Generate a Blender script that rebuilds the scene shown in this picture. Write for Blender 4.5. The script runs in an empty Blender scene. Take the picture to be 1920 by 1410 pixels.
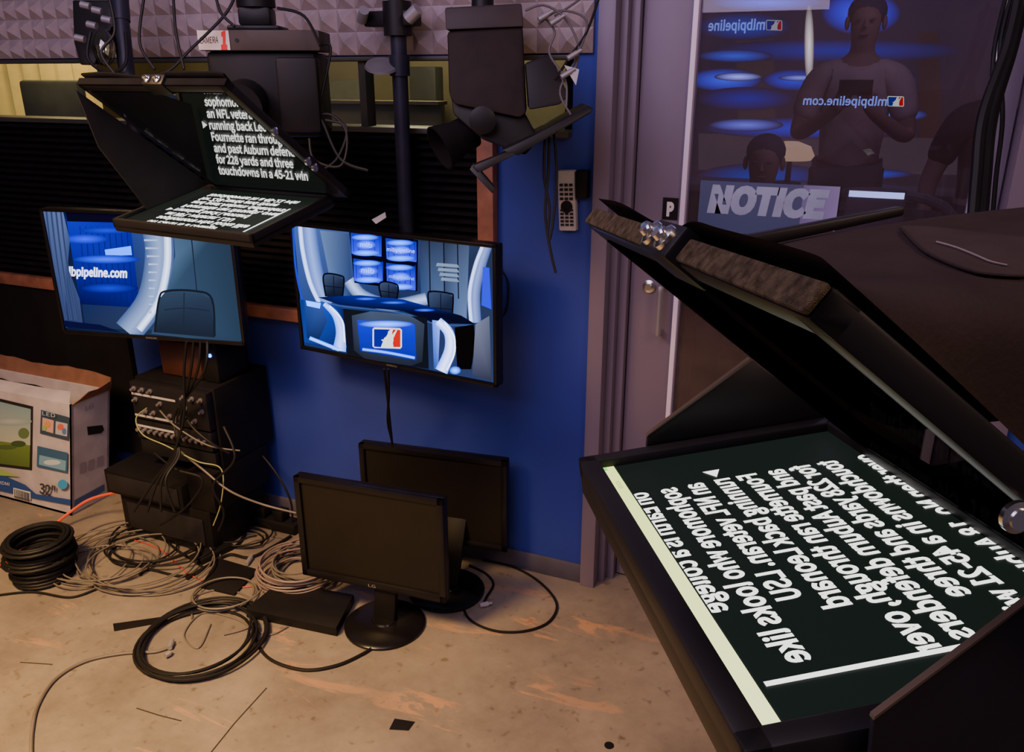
import bpy, bmesh, math, random, os
from mathutils import Vector, Matrix
from mathutils.bvhtree import BVHTree
random.seed(7)
SC=0.8
V=Vector
# ---------------------------------------------------------------- camera model
F=1550.0
PITCH=math.radians(20); YAW=math.radians(22.8)
CAM=V((0.881,-2.852,2.0))
FH=V((-math.sin(YAW),math.cos(YAW),0)); RT=V((math.cos(YAW),math.sin(YAW),0)); UPZ=V((0,0,1))
FW=FH*math.cos(PITCH)-UPZ*math.sin(PITCH); UP=FH*math.sin(PITCH)+UPZ*math.cos(PITCH)
def ray(u,v): return RT*((u-960)/F)+UP*((705-v)/F)+FW
def P(u,v,d): return CAM+ray(u,v)*d
def onY(u,v,y=0.0):
    r=ray(u,v); return CAM+r*((y-CAM.y)/r.y)
def onZ(u,v,z=0.0):
    r=ray(u,v); return CAM+r*((z-CAM.z)/r.z)
def isect(u,v,p,n):
    r=ray(u,v); return CAM+r*((p-CAM).dot(n)/r.dot(n))
def cv(x,y,d): return RT*x+UP*y+FW*d
# ---------------------------------------------------------------- materials
MATS={}
def mat(name,col,rough=0.6,metal=0.0,var=0.15,scale=12.0,bump=0.0,emit=0.0,ecol=None,spec=0.5):
    if name in MATS: return MATS[name]
    m=bpy.data.materials.new(name); m.use_nodes=True
    nt=m.node_tree; b=nt.nodes['Principled BSDF']
    tc=nt.nodes.new('ShaderNodeTexCoord'); nz=nt.nodes.new('ShaderNodeTexNoise')
    nz.inputs['Scale'].default_value=scale; nz.inputs['Detail'].default_value=5
    nt.links.new(tc.outputs['Object'],nz.inputs['Vector'])
    rp=nt.nodes.new('ShaderNodeValToRGB')
    c=V(col)
    rp.color_ramp.elements[0].position=0.3; rp.color_ramp.elements[1].position=0.7
    rp.color_ramp.elements[0].color=(*(c*(1-var)),1); rp.color_ramp.elements[1].color=(*[min(1,k*(1+var)) for k in c],1)
    nt.links.new(nz.outputs['Fac'],rp.inputs['Fac']); nt.links.new(rp.outputs['Color'],b.inputs['Base Color'])
    b.inputs['Roughness'].default_value=rough; b.inputs['Metallic'].default_value=metal
    b.inputs['Specular IOR Level'].default_value=spec
    if bump>0:
        bp=nt.nodes.new('ShaderNodeBump'); bp.inputs['Strength'].default_value=bump; bp.inputs['Distance'].default_value=0.004
        n2=nt.nodes.new('ShaderNodeTexNoise'); n2.inputs['Scale'].default_value=scale*12
        nt.links.new(tc.outputs['Object'],n2.inputs['Vector'])
        nt.links.new(n2.outputs['Fac'],bp.inputs['Height']); nt.links.new(bp.outputs['Normal'],b.inputs['Normal'])
    if emit>0:
        b.inputs['Emission Color'].default_value=(*(ecol or col),1); b.inputs['Emission Strength'].default_value=emit
    MATS[name]=m; return m
def attr_mat(name,strength,emissive=True):
    if name in MATS: return MATS[name]
    m=bpy.data.materials.new(name); m.use_nodes=True; nt=m.node_tree
    b=nt.nodes['Principled BSDF']; at=nt.nodes.new('ShaderNodeAttribute'); at.attribute_name='Col'
    if emissive:
        b.inputs['Base Color'].default_value=(0.003,0.003,0.004,1); b.inputs['Roughness'].default_value=0.4
        b.inputs['Specular IOR Level'].default_value=0.05
        nt.links.new(at.outputs['Color'],b.inputs['Emission Color']); b.inputs['Emission Strength'].default_value=strength
    else:
        nt.links.new(at.outputs['Color'],b.inputs['Base Color']); b.inputs['Roughness'].default_value=0.6
    MATS[name]=m; return m
def glass_mat(name,refl,tint=(1,1,1),rough=0.0,film=0.0,fcol=(0.5,0.4,0.42)):
    m=bpy.data.materials.new(name); m.use_nodes=True; nt=m.node_tree
    for n in list(nt.nodes): nt.nodes.remove(n)
    o=nt.nodes.new('ShaderNodeOutputMaterial'); mx=nt.nodes.new('ShaderNodeMixShader')
    t=nt.nodes.new('ShaderNodeBsdfTransparent'); t.inputs[0].default_value=(*tint,1)
    g=nt.nodes.new('ShaderNodeBsdfGlossy'); g.inputs['Roughness'].default_value=rough
    mx.inputs[0].default_value=refl
    nt.links.new(t.outputs[0],mx.inputs[1]); nt.links.new(g.outputs[0],mx.inputs[2])
    last=mx
    if film>0:   # haze over the view, painted as a diffuse film on the pane
        d=nt.nodes.new('ShaderNodeBsdfDiffuse'); d.inputs[0].default_value=(*fcol,1)
        m2=nt.nodes.new('ShaderNodeMixShader'); nz=nt.nodes.new('ShaderNodeTexNoise'); nz.inputs['Scale'].default_value=2.5; nz.inputs['Detail'].default_value=4
        tc=nt.nodes.new('ShaderNodeTexCoord'); nt.links.new(tc.outputs['Object'],nz.inputs['Vector'])
        mr=nt.nodes.new('ShaderNodeMapRange'); mr.inputs['From Min'].default_value=0.3; mr.inputs['From Max'].default_value=0.7; mr.inputs['To Min'].default_value=film*0.5; mr.inputs['To Max'].default_value=film*1.4
        nt.links.new(nz.outputs['Fac'],mr.inputs['Value']); nt.links.new(mr.outputs[0],m2.inputs[0])
        nt.links.new(mx.outputs[0],m2.inputs[1]); nt.links.new(d.outputs[0],m2.inputs[2]); last=m2
    nt.links.new(last.outputs[0],o.inputs[0])
    return m
BLACK=mat('black_plastic',(0.009,0.008,0.009),0.5,spec=0.22)
BLACKM=mat('black_painted_metal',(0.011,0.010,0.011),0.45,0.0,spec=0.28)
POLE=mat('pole_dark_blue_grey',(0.028,0.028,0.045),0.45,0.2,spec=0.3)
RUB=mat('cable_rubber_black',(0.010,0.009,0.010),0.55,spec=0.25)
GREYC=mat('cable_grey',(0.14,0.12,0.105),0.5)
PINKC=mat('cable_mauve',(0.22,0.16,0.155),0.5)
ORG=mat('cable_orange',(0.8,0.09,0.03),0.5)
YELC=mat('cable_yellow',(0.34,0.35,0.14),0.5)
CHROME=mat('chrome',(0.75,0.74,0.74),0.22,1.0,0.05)
ALU=mat('brushed_metal',(0.36,0.34,0.36),0.45,0.5)
WHITEP=mat('white_plastic',(0.50,0.46,0.47),0.5)
WOOD=mat('orange_wood',(0.30,0.115,0.065),0.6,0,0.3,20)
FAB=mat('hood_fabric',(0.034,0.024,0.0225),0.95,0,0.12,25,0.15,spec=0.05)
FABB=mat('black_fabric',(0.010,0.009,0.010),0.95,0,0.12,25,spec=0.05)
VEL=mat('velcro_strip',(0.155,0.115,0.065),0.95,0,0.55,160,1.0,spec=0.1)
GREYP=mat('grey_plastic',(0.11,0.10,0.11),0.5)
DGREY=mat('dark_grey_plastic',(0.020,0.018,0.021),0.5,spec=0.25)
# ---------------------------------------------------------------- builders
WL={}
def link(o): bpy.context.scene.collection.objects.link(o)
def root(name,label,cat,loc,group=None):
    e=bpy.data.objects.new(name,None); e.empty_display_size=0.05
    link(e); e.location=V(loc)*SC; WL[e]=V(loc)*SC
    e['label']=label; e['category']=cat
    if group: e['group']=group
    return e
class B:
    def __init__(s,M=None): s.bm=bmesh.new(); s.M=M or Matrix.Identity(4)
    def raw(s,vs,fs,bev=0,seg=2):
        vv=[s.bm.verts.new(v) for v in vs]; ff=[]
        for f in fs:
            try: ff.append(s.bm.faces.new([vv[i] for i in f]))
            except ValueError: pass
        if bev>0:
            es=list({e for f in ff for e in f.edges})
            bmesh.ops.bevel(s.bm,geom=es,offset=bev,segments=seg,affect='EDGES',profile=0.5)
        return s
    def box(s,x0,x1,y0,y1,z0,z1,bev=0,T=None):
        vs=[V((x,y,z)) for z in (z0,z1) for y in (y0,y1) for x in (x0,x1)]
        if T: vs=[T@v for v in vs]
        return s.raw(vs,[(0,2,3,1),(4,5,7,6),(0,1,5,4),(2,6,7,3),(0,4,6,2),(1,3,7,5)],bev)
    def prism(s,pts,vec,bev=0):
        n=len(pts); vec=V(vec); vs=[V(p) for p in pts]+[V(p)+vec for p in pts]
        fs=[tuple(range(n)),tuple(range(2*n-1,n-1,-1))]+[(i,(i+1)%n,n+(i+1)%n,n+i) for i in range(n)]
        return s.raw(vs,fs,bev)
    def cyl(s,p,q,r,r2=None,seg=20,bev=0):
        p=V(p);q=V(q);r2=r if r2 is None else r2
        d=(q-p).normalized(); a=d.orthogonal().normalized(); b=d.cross(a)
        vs=[];
        for c,rr in ((p,r),(q,r2)):
            for i in range(seg):
                t=2*math.pi*i/seg; vs.append(c+(a*math.cos(t)+b*math.sin(t))*rr)
        fs=[tuple(range(seg-1,-1,-1)),tuple(range(seg,2*seg))]+[(i,(i+1)%seg,seg+(i+1)%seg,seg+i) for i in range(seg)]
        return s.raw(vs,fs)
    def lathe(s,c,prof,ax=V((0,0,1)),seg=32):
        c=V(c); ax=V(ax).normalized(); a=ax.orthogonal().normalized(); b=ax.cross(a); vs=[]; n=len(prof)
        for (r,h) in prof:
            for i in range(seg):
                t=2*math.pi*i/seg; vs.append(c+ax*h+(a*math.cos(t)+b*math.sin(t))*max(r,1e-4))
        fs=[]
        for k in range(n-1):
            for i in range(seg):
                j=(i+1)%seg; fs.append((k*seg+i,k*seg+j,(k+1)*seg+j,(k+1)*seg+i))
        fs.append(tuple(range(seg-1,-1,-1))); fs.append(tuple(range((n-1)*seg,n*seg)))
        return s.raw(vs,fs)
    def ball(s,c,r,seg=16):
        r=V((r,r,r)) if not hasattr(r,'__len__') else V(r); c=V(c); vs=[];fs=[]; R=seg//2
        for k in range(1,R):
            ph=math.pi*k/R
            for i in range(seg):
                t=2*math.pi*i/seg
                vs.append(c+V((r.x*math.sin(ph)*math.cos(t),r.y*math.sin(ph)*math.sin(t),r.z*math.cos(ph))))
        vs.append(c+V((0,0,r.z)));vs.append(c-V((0,0,r.z)));top=len(vs)-2;bot=top+1
        for k in range(R-2):
            for i in range(seg):
                j=(i+1)%seg; fs.append((k*seg+i,(k+1)*seg+i,(k+1)*seg+j,k*seg+j))
        for i in range(seg):
            j=(i+1)%seg; fs.append((top,i,j)); fs.append((bot,(R-2)*seg+j,(R-2)*seg+i))
        return s.raw(vs,fs)
    def tube(s,pts,r,seg=7,smooth=6):
        pts=[V(p) for p in pts]
        if smooth>1 and len(pts)>2: pts=catmull(pts,smooth)
        vs=[];fs=[];n=len(pts)
        t0=(pts[1]-pts[0]).normalized(); a=t0.orthogonal().normalized()
        for k in range(n):
            t=(pts[min(k+1,n-1)]-pts[max(k-1,0)])
            t=t.normalized() if t.length>1e-9 else t0
            a=(a-t*a.dot(t)); a=a.normalized() if a.length>1e-6 else t.orthogonal().normalized()
            b=t.cross(a)
            for i in range(seg):
                q=2*math.pi*i/seg; vs.append(pts[k]+(a*math.cos(q)+b*math.sin(q))*r)
        for k in range(n-1):
            for i in range(seg):
                j=(i+1)%seg; fs.append((k*seg+i,k*seg+j,(k+1)*seg+j,(k+1)*seg+i))
        fs.append(tuple(range(seg-1,-1,-1))); fs.append(tuple(range((n-1)*seg,n*seg)))
        return s.raw(vs,fs)
    def text(s,st,o,ux,uy,h,width=None,off=0.0,thick=0):
        vs,fs,bb=textgeo(st,off); k=h/CAPH
        kx=k if width is None else width/(bb[1]-bb[0])
        o=V(o);ux=V(ux);uy=V(uy)
        return s.raw([o+ux*((v[0]-bb[0])*kx)+uy*(v[1]*k) for v in vs],fs)
def catmull(p,n):
    out=[];m=len(p)
    for i in range(m-1):
        p0=p[max(i-1,0)];p1=p[i];p2=p[i+1];p3=p[min(i+2,m-1)]
        for k in range(n):
            t=k/n; out.append(0.5*((2*p1)+(p2-p0)*t+(2*p0-5*p1+4*p2-p3)*t*t+(3*p1-p0-3*p2+p3)*t**3))
    out.append(p[-1]); return out
def meshobj(me,name,m,parent,smooth=True):
    me.materials.append(m)
    if smooth:
        for p in me.polygons: p.use_smooth=True
        me.set_sharp_from_angle(angle=math.radians(35))
    o=bpy.data.objects.new(name,me); link(o)
    if parent: o.parent=parent
    return o
def fin(b,name,m,parent=None,label=None,cat=None,kind=None,group=None,smooth=True,norm=True):
    bm=b.bm; bm.transform(b.M); bm.transform(Matrix.Scale(SC,4))
    if norm: bmesh.ops.recalc_face_normals(bm,faces=bm.faces)
    if parent: org=WL[parent]
    else:
        xs=[v.co for v in bm.verts]
        org=V(((min(v.x for v in xs)+max(v.x for v in xs))/2,(min(v.y for v in xs)+max(v.y for v in xs))/2,min(v.z for v in xs)))
    bmesh.ops.translate(bm,verts=bm.verts,vec=-org)
    me=bpy.data.meshes.new(name); bm.to_mesh(me); bm.free()
    o=meshobj(me,name,m,parent,smooth)
    if not parent: o.location=org
    WL[o]=org
    if label:o['label']=label
    if cat:o['category']=cat
    if kind:o['kind']=kind
    if group:o['group']=group
    return o
FONT=None
try:
    fd=os.path.join(bpy.utils.system_resource('DATAFILES'),'fonts')
    c='Noto Sans CJK Regular.woff2'
    if c in os.listdir(fd): FONT=bpy.data.fonts.load(os.path.join(fd,c))
except Exception as ex: print('font',ex)
TG={}
def textgeo(st,off=0.0):
    if (st,off) in TG: return TG[(st,off)]
    c=bpy.data.curves.new('t','FONT'); c.body=st; c.size=1.0; c.offset=off; c.resolution_u=4
    if FONT: c.font=FONT
    o=bpy.data.objects.new('t',c); link(o); bpy.context.view_layer.update()
    dg=bpy.context.evaluated_depsgraph_get(); me=bpy.data.meshes.new_from_object(o.evaluated_get(dg))
    vs=[(v.co.x,v.co.y) for v in me.vertices]; fs=[tuple(p.vertices) for p in me.polygons]
    bpy.data.objects.remove(o); bpy.data.curves.remove(c); bpy.data.meshes.remove(me)
    bb=(min(v[0] for v in vs),max(v[0] for v in vs),min(v[1] for v in vs),max(v[1] for v in vs))
    TG[(st,off)]=(vs,fs,bb); return TG[(st,off)]
CAPH=textgeo('H')[2][3]   # cap height of the face at size 1
class Canvas:
    """flat picture drawn as coloured mesh shapes on a plane; local x,y in plane, z toward viewer"""
    def __init__(s,M,dz=0.0004,gam=1.0,dim=1.0):
        s.M=M; s.bm=bmesh.new(); s.cl=s.bm.loops.layers.float_color.new('Col'); s.z=0; s.dz=dz; s.g=gam; s.k=dim
        s.inv=M.inverted(); s.o=M.translation; s.n=M.col[2].to_3d()
    def C4(s,c): return (*[(max(0,x)**s.g)*s.k for x in c],1)
    def px(s,u,v):
        q=s.inv@isect(u,v,s.o,s.n); return (q.x,q.y)
    def poly(s,pts,col):
        s.z+=s.dz; vs=[s.bm.verts.new((p[0],p[1],s.z)) for p in pts]
        f=s.bm.faces.new(vs)
        for i,l in enumerate(f.loops):
            l[s.cl]=s.C4(col[i] if isinstance(col,list) else col)
        return s
    def pp(s,pts,col): return s.poly([s.px(*p) for p in pts],col)
    def ell(s,c,rx,ry,col,rot=0,seg=28,pixel=True,edge=None):
        pts=[]
        for i in range(seg):
            t=2*math.pi*i/seg; x=rx*math.cos(t); y=ry*math.sin(t)
            pts.append((c[0]+x*math.cos(rot)-y*math.sin(rot),c[1]+x*math.sin(rot)+y*math.cos(rot)))
        if pixel: pts=[s.px(*p) for p in pts]; c=s.px(*c)
        if edge is None: return s.poly(pts,col)
        s.z+=s.dz; ce=s.bm.verts.new((c[0],c[1],s.z)); vs=[s.bm.verts.new((p[0],p[1],s.z)) for p in pts]
        for i in range(seg):
            f=s.bm.faces.new([ce,vs[i],vs[(i+1)%seg]])
            for l in f.loops: l[s.cl]=s.C4(col if l.vert==ce else edge)
        return s
    def band(s,cpts,w,col,edge=None):
        cp=catmull([V((p[0],p[1],0)) for p in cpts],5); n=len(cp); rows=[]
        ws=(-0.5,0,0.5) if edge else (-0.5,0.5)
        s.z+=s.dz
        for q_ in ws:
            row=[]
            for i in range(n):
                t=(cp[min(i+1,n-1)]-cp[max(i-1,0)]).normalized(); q=V((-t.y,t.x,0))
                ww=w if not hasattr(w,'__len__') else w[0]+(w[1]-w[0])*i/(n-1)
                p=cp[i]+q*ww*q_; row.append(s.bm.verts.new((*s.px(p.x,p.y),s.z)))
            rows.append(row)
        for k in range(len(rows)-1):
            A,Bv=rows[k],rows[k+1]
            for i in range(n-1):
                f=s.bm.faces.new([A[i],A[i+1],Bv[i+1],Bv[i]])
                for l in f.loops:
                    c=col
                    if edge and (l.vert in (rows[0][i],rows[0][i+1],rows[-1][i],rows[-1][i+1])): c=edge
                    l[s.cl]=s.C4(c)
        return s
    def text(s,st,o,ux,uy,h,col,width=None,off=0.0):
        vs,fs,bb=textgeo(st,off); k=h/CAPH; kx=k if width is None else width/(bb[1]-bb[0]); s.z+=s.dz
        vv=[s.bm.verts.new((o[0]+ux[0]*(v[0]-bb[0])*kx+uy[0]*v[1]*k,o[1]+ux[1]*(v[0]-bb[0])*kx+uy[1]*v[1]*k,s.z)) for v in vs]
        for f in fs:
            try:
                ff=s.bm.faces.new([vv[i] for i in f])
                for l in ff.loops: l[s.cl]=s.C4(col)
            except ValueError: pass
        return s
    def textpx(s,st,a,b,hpx,col,off=0.0):
        A=V(s.px(*a));Bq=V(s.px(*b)); d=Bq-A; w=d.length; ux=d.normalized()
        T=V(s.px(a[0],a[1]-hpx)); h=(T-A).length; uy=(T-A).normalized()
        return s.text(st,A,ux,uy,h,col,w,off)
    def finish(s,name,m,parent,clip=None,label=None,cat=None):
        if clip:
            x0,x1,y0,y1=clip
            for co,no in (((x0,0,0),(-1,0,0)),((x1,0,0),(1,0,0)),((0,y0,0),(0,-1,0)),((0,y1,0),(0,1,0))):
                bmesh.ops.bisect_plane(s.bm,geom=list(s.bm.verts)+list(s.bm.edges)+list(s.bm.faces),plane_co=co,plane_no=no,clear_outer=True)
        s.bm.transform(s.M); s.bm.transform(Matrix.Scale(SC,4))
        org=WL[parent] if parent else V((0,0,0))
        bmesh.ops.translate(s.bm,verts=s.bm.verts,vec=-org)
        me=bpy.data.meshes.new(name); s.bm.to_mesh(me); s.bm.free()
        o=meshobj(me,name,m,parent,False); WL[o]=org
        if label:o['label']=label
        if cat:o['category']=cat
        return o
def frame(o,x,y,z): 
    M=Matrix.Identity(4)
    for i in range(3): M[i][0]=x[i];M[i][1]=y[i];M[i][2]=z[i];M[i][3]=o[i]
    return M
SCREEN=attr_mat('screen_glow',1.3)
REFLSC=attr_mat('reflected_screens_glow',1.0)
PROMPT=attr_mat('prompter_glow',2.2)
PRINT=attr_mat('printed_surface',1,False)
# ================================================================ ROOM
m=bpy.data.materials.new('painted_plywood_floor'); m.use_nodes=True; nt=m.node_tree; b=nt.nodes['Principled BSDF']; L=nt.links.new
tc=nt.nodes.new('ShaderNodeTexCoord')
def N(t,**k):
    n=nt.nodes.new(t)
    for a,v in k.items(): n.inputs[a].default_value=v
    return n
def ramp(src,p0,p1,c0,c1):
    r=nt.nodes.new('ShaderNodeValToRGB'); r.color_ramp.elements[0].position=p0; r.color_ramp.elements[1].position=p1
    r.color_ramp.elements[0].color=(*c0,1); r.color_ramp.elements[1].color=(*c1,1); L(src,r.inputs['Fac']); return r
n1=N('ShaderNodeTexNoise',Scale=2.4,Detail=10,Roughness=0.72); L(tc.outputs['Object'],n1.inputs['Vector'])
r1=ramp(n1.outputs['Fac'],0.32,0.70,(0.145,0.120,0.104),(0.300,0.250,0.205))
mp=nt.nodes.new('ShaderNodeMapping'); mp.inputs['Rotation'].default_value=(0,0,0.35); mp.inputs['Scale'].default_value=(1.2,5.0,1); L(tc.outputs['Object'],mp.inputs['Vector'])
n2=N('ShaderNodeTexNoise',Scale=2.1,Detail=13,Roughness=0.72,Distortion=0.5); L(mp.outputs[0],n2.inputs['Vector'])
r2=ramp(n2.outputs['Fac'],0.575,0.615,(0,0,0),(1,1,1))
n4=N('ShaderNodeTexNoise',Scale=1.9,Detail=3); L(tc.outputs['Object'],n4.inputs['Vector'])
r4=ramp(n4.outputs['Fac'],0.46,0.60,(0.06,0.06,0.06),(0.72,0.72,0.72))
mm_=nt.nodes.new('ShaderNodeMath'); mm_.operation='MULTIPLY'; L(r2.outputs[0],mm_.inputs[0]); L(r4.outputs[0],mm_.inputs[1])
mx=nt.nodes.new('ShaderNodeMixRGB'); L(mm_.outputs[0],mx.inputs[0]); L(r1.outputs[0],mx.inputs[1]); mx.inputs[2].default_value=(0.50,0.265,0.145,1)
n3=N('ShaderNodeTexNoise',Scale=34,Detail=5); L(tc.outputs['Object'],n3.inputs['Vector'])
r3=ramp(n3.outputs['Fac'],0.62,0.74,(1,1,1),(0.5,0.45,0.40))
m2=nt.nodes.new('ShaderNodeMixRGB'); m2.blend_type='MULTIPLY'; m2.inputs[0].default_value=0.8; L(mx.outputs[0],m2.inputs[1]); L(r3.outputs[0],m2.inputs[2])
L(m2.outputs[0],b.inputs['Base Color']); b.inputs['Roughness'].default_value=0.5
bp=N('ShaderNodeBump',Strength=0.25,Distance=0.004); L(n2.outputs['Fac'],bp.inputs['Height']); L(bp.outputs[0],b.inputs['Normal'])
fin(B().box(-5.2,3.2,-5.0,4.8,-0.06,0),'floor',m,kind='structure',label='grey painted plywood floor with worn tan patches')
BLUE=mat('blue_wall_paint',(0.022,0.045,0.34),0.65,0,0.10,3,0.15)
GREYW=mat('door_frame_paint',(0.20,0.160,0.225),0.45,0,0.06,4)
LILAC=mat('door_edge_paint',(0.90,0.78,1.0),0.4,0,0.05,4)
DARKW=mat('dark_wall_paint',(0.02,0.018,0.02),0.8)
bw=B()
bw.box(-5.2,0.0,0,0.12,0,1.81)
bw.box(-5.2,0.0,0,0.12,2.06,3.4)
bw.box(-0.09,0.0,0,0.12,1.81,2.06)
bw.box(-5.2,-4.6,0,0.12,1.81,2.06)
bw.box(0,1.40,0,0.12,2.95,3.4)
bw.box(1.40,3.2,0,0.12,0,3.4)
fin(bw,'wall_back',BLUE,kind='structure',label='saturated blue painted wall')
fin(B().box(-5.2,0.0,-0.015,0,0,0.085,0.004),'baseboard_back',mat('baseboard_grey_blue',(0.09,0.08,0.12),0.6),kind='structure')
fin(B().box(-5.3,-5.2,-5.0,4.8,0,3.4),'wall_left',DARKW,kind='structure')
fin(B().box(-4.6,-0.09,0.03,0.045,1.81,2.06),'window_1',glass_mat('window_glass',0.06,(0.9,0.9,0.85)),kind='structure')
bt=B(); bt.box(-4.6,-0.09,-0.04,0.12,1.795,1.815,0.003); bt.box(-4.6,-0.09,-0.02,0.12,2.05,2.065,0.003)
for x in (-3.1,-1.62,-0.95): bt.box(x,x+0.03,0.0,0.06,1.815,2.05)
fin(bt,'trim_1',mat('window_frame_dark',(0.05,0.05,0.04),0.5),kind='structure')
OL=mat('olive_room_wall',(0.25,0.215,0.14),0.8,0,0.35,1.5)
fin(B().box(-5.2,-0.16,1.9,2.0,0,3.4),'wall_control_room',OL,kind='structure')
fin(B().box(-0.16,-0.10,0.12,2.0,0,3.4),'wall_partition',DARKW,kind='structure')
fin(B().box(-2.2,3.2,4.7,4.8,0,3.4),'wall_far',mat('far_dark_wall',(0.02,0.022,0.05),0.7),kind='structure')
bf=B(); st=0.080; x=-4.7
while x<-0.02:
    z=2.07
    while z<2.75:
        x1=min(x+st,-0.02); z1=z+st
        bf.raw([(x,-0.014,z),(x1,-0.014,z),(x1,-0.014,z1),(x,-0.014,z1),((x+x1)/2+random.uniform(-.006,.006),-0.048,(z+z1)/2+random.uniform(-.006,.006))],[(0,1,4),(1,2,4),(2,3,4),(3,0,4)])
        z+=st
    x+=st
bf.box(-4.7,-0.02,-0.014,-0.002,2.07,2.76)
fin(bf,'acoustic_foam_panel',mat('mauve_foam',(0.37,0.305,0.31),0.95,0,0.1,30,0.4),label='mauve grey pyramid acoustic foam panel above the window',cat='acoustic foam',smooth=False,norm=False)
br=B(); xR=-0.44; z=1.07; prof=[(-0.001,1.055),(-0.012,1.055)]
while z<1.775:
    prof+= [(-0.02,z),(-0.045,z+0.014),(-0.02,z+0.028)]; z+=0.030
prof+=[(-0.012,1.792),(-0.001,1.792)]
br.prism([(-4.9,p[0],p[1]) for p in prof],(4.9+xR,0,0))
fin(br,'ribbed_foam_panel',mat('black_foam',(0.010,0.008,0.009),0.95,0,0.3,30,spec=0.1),label='black ribbed acoustic panel under the window',cat='acoustic foam',smooth=False)
fin(B().box(-4.9,-0.375,-0.045,-0.001,0.995,1.05,0.003),'trim_2',WOOD,kind='structure')
fin(B().box(-0.44,-0.375,-0.045,-0.001,1.052,1.79,0.003),'trim_3',WOOD,kind='structure')
xb=onY(255,680).x
fin(B().box(-4.9,xb,-0.03,-0.001,0.16,0.99),'black_wall_board',mat('black_board',(0.010,0.009,0.010),0.85,spec=0.15),label='black board covering the lower wall',cat='wall panel')
df=B()
df.box(0,0.06,-0.03,0.12,0,2.95,0.004); df.box(0.06,0.085,0.03,0.12,0,2.95,0.002); df.box(0.085,0.115,0.07,0.14,0,2.95,0.002)
df.box(1.27,1.40,-0.03,0.14,0,2.95,0.004)
df.box(0,1.40,-0.03,0.14,2.9,3.0)
fin(df,'trim_4',GREYW,kind='structure',label='grey metal door frame')
dr=root('door_1','grey metal door with a full glass pane and pull handle','door',(0.7,0.12,0)); dr['kind']='structure'
bl=B(); bl.box(0.118,0.285,0.105,0.15,0.01,2.89,0.003); bl.box(1.21,1.265,0.105,0.15,0.01,2.89,0.003); bl.box(0.285,1.21,0.105,0.15,0.01,0.22); bl.box(0.285,1.21,0.105,0.15,2.7,2.89)
fin(bl,'door_leaf',GREYW,dr)
for (a_,c_) in ((0.286,0.304),(1.182,1.212)):
    fin(B().box(a_,c_,0.090,0.15,0.22,2.7,0.002),'glazing_bead',LILAC,dr,label='pale lilac glazing bead')
fin(B().box(0.304,1.182,0.122,0.130,0.22,2.7),'glass_pane',glass_mat('door_glass',0.05,(0.72,0.70,0.82),0.0,0.07,(0.42,0.27,0.27)),dr)
h=B(); a=onY(1232,538,0.055); c=onY(1240,628,0.055)
hx=(a.x+c.x)/2
h.tube([(hx,0.105,a.z),(hx,0.06,a.z-0.002),(hx,0.05,a.z-0.02),(hx,0.05,c.z+0.02),(hx,0.06,c.z+0.002),(hx,0.105,c.z)],0.011,10,4)
fin(h,'handle',ALU,dr,label='brushed metal pull handle')
q=onY(1217,537,0.10); fin(B().lathe((q.x,0.105,q.z),[(0.024,0),(0.024,0.008),(0.012,0.012),(0.012,0.02)],V((0,-1,0))),'lock_cylinder',CHROME,dr)
p0=onY(1241,411,0.10); p1=onY(1272,372,0.10)
sg=root('door_sticker','small black square sticker with white letter P','sticker',(p0.x,0.1,p0.z)); 
fin(B().box(p0.x,p1.x,0.100,0.1045,p0.z,p1.z),'sticker_face',BLACK,sg)
fin(B().text('P',(p0.x+0.015,0.0995,p0.z+0.016),(1,0,0),(0,0,1),0.042,0.026,0.03),'sticker_letter',mat('white_ink',(0.8,0.78,0.8),0.5),sg,smooth=False)
s0=onY(1314,338,0.118); s1=onY(1576,350,0.118); zb=1.36
ns=root('notice_sign','faded blue notice sign with pale capital lettering on the glass','sign',(s0.x,0.118,zb))
Cn=Canvas(frame(V((s0.x,0.1165,zb)),V((1,0,0)),V((0,0,1)),V((0,-1,0))),0.0003)
Wn=s1.x-s0.x; Hn=s0.z-zb
Cn.poly([(0,0),(Wn*.75,0),(Wn*.75,Hn),(0,Hn)],[(0.04,0.08,0.20),(0.04,0.08,0.20),(0.09,0.10,0.22),(0.08,0.10,0.22)])
Cn.poly([(Wn*.75,0),(Wn,0),(Wn,Hn),(Wn*.75,Hn)],[(0.20,0.18,0.45),(0.42,0.37,0.75),(0.36,0.32,0.58),(0.22,0.20,0.40)])  # reflection over the last letter, painted as a pale lilac end
fin(B().box(s0.x,s1.x,0.1168,0.1215,zb,s0.z),'sign_backing',mat('notice_blue',(0.06,0.09,0.20),0.4),ns)
Cn.finish('sign_panel',PRINT,ns)
tp=onY(1326,394,0.115)
fin(B().text('NOTICE',(tp.x,0.1150,tp.z),(1,0,0),(0.14,0,1),0.080,onY(1545,398,0.116).x-tp.x,0.03),'sign_lettering',mat('notice_letters',(0.36,0.42,0.60),0.5),ns,smooth=False)
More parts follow.
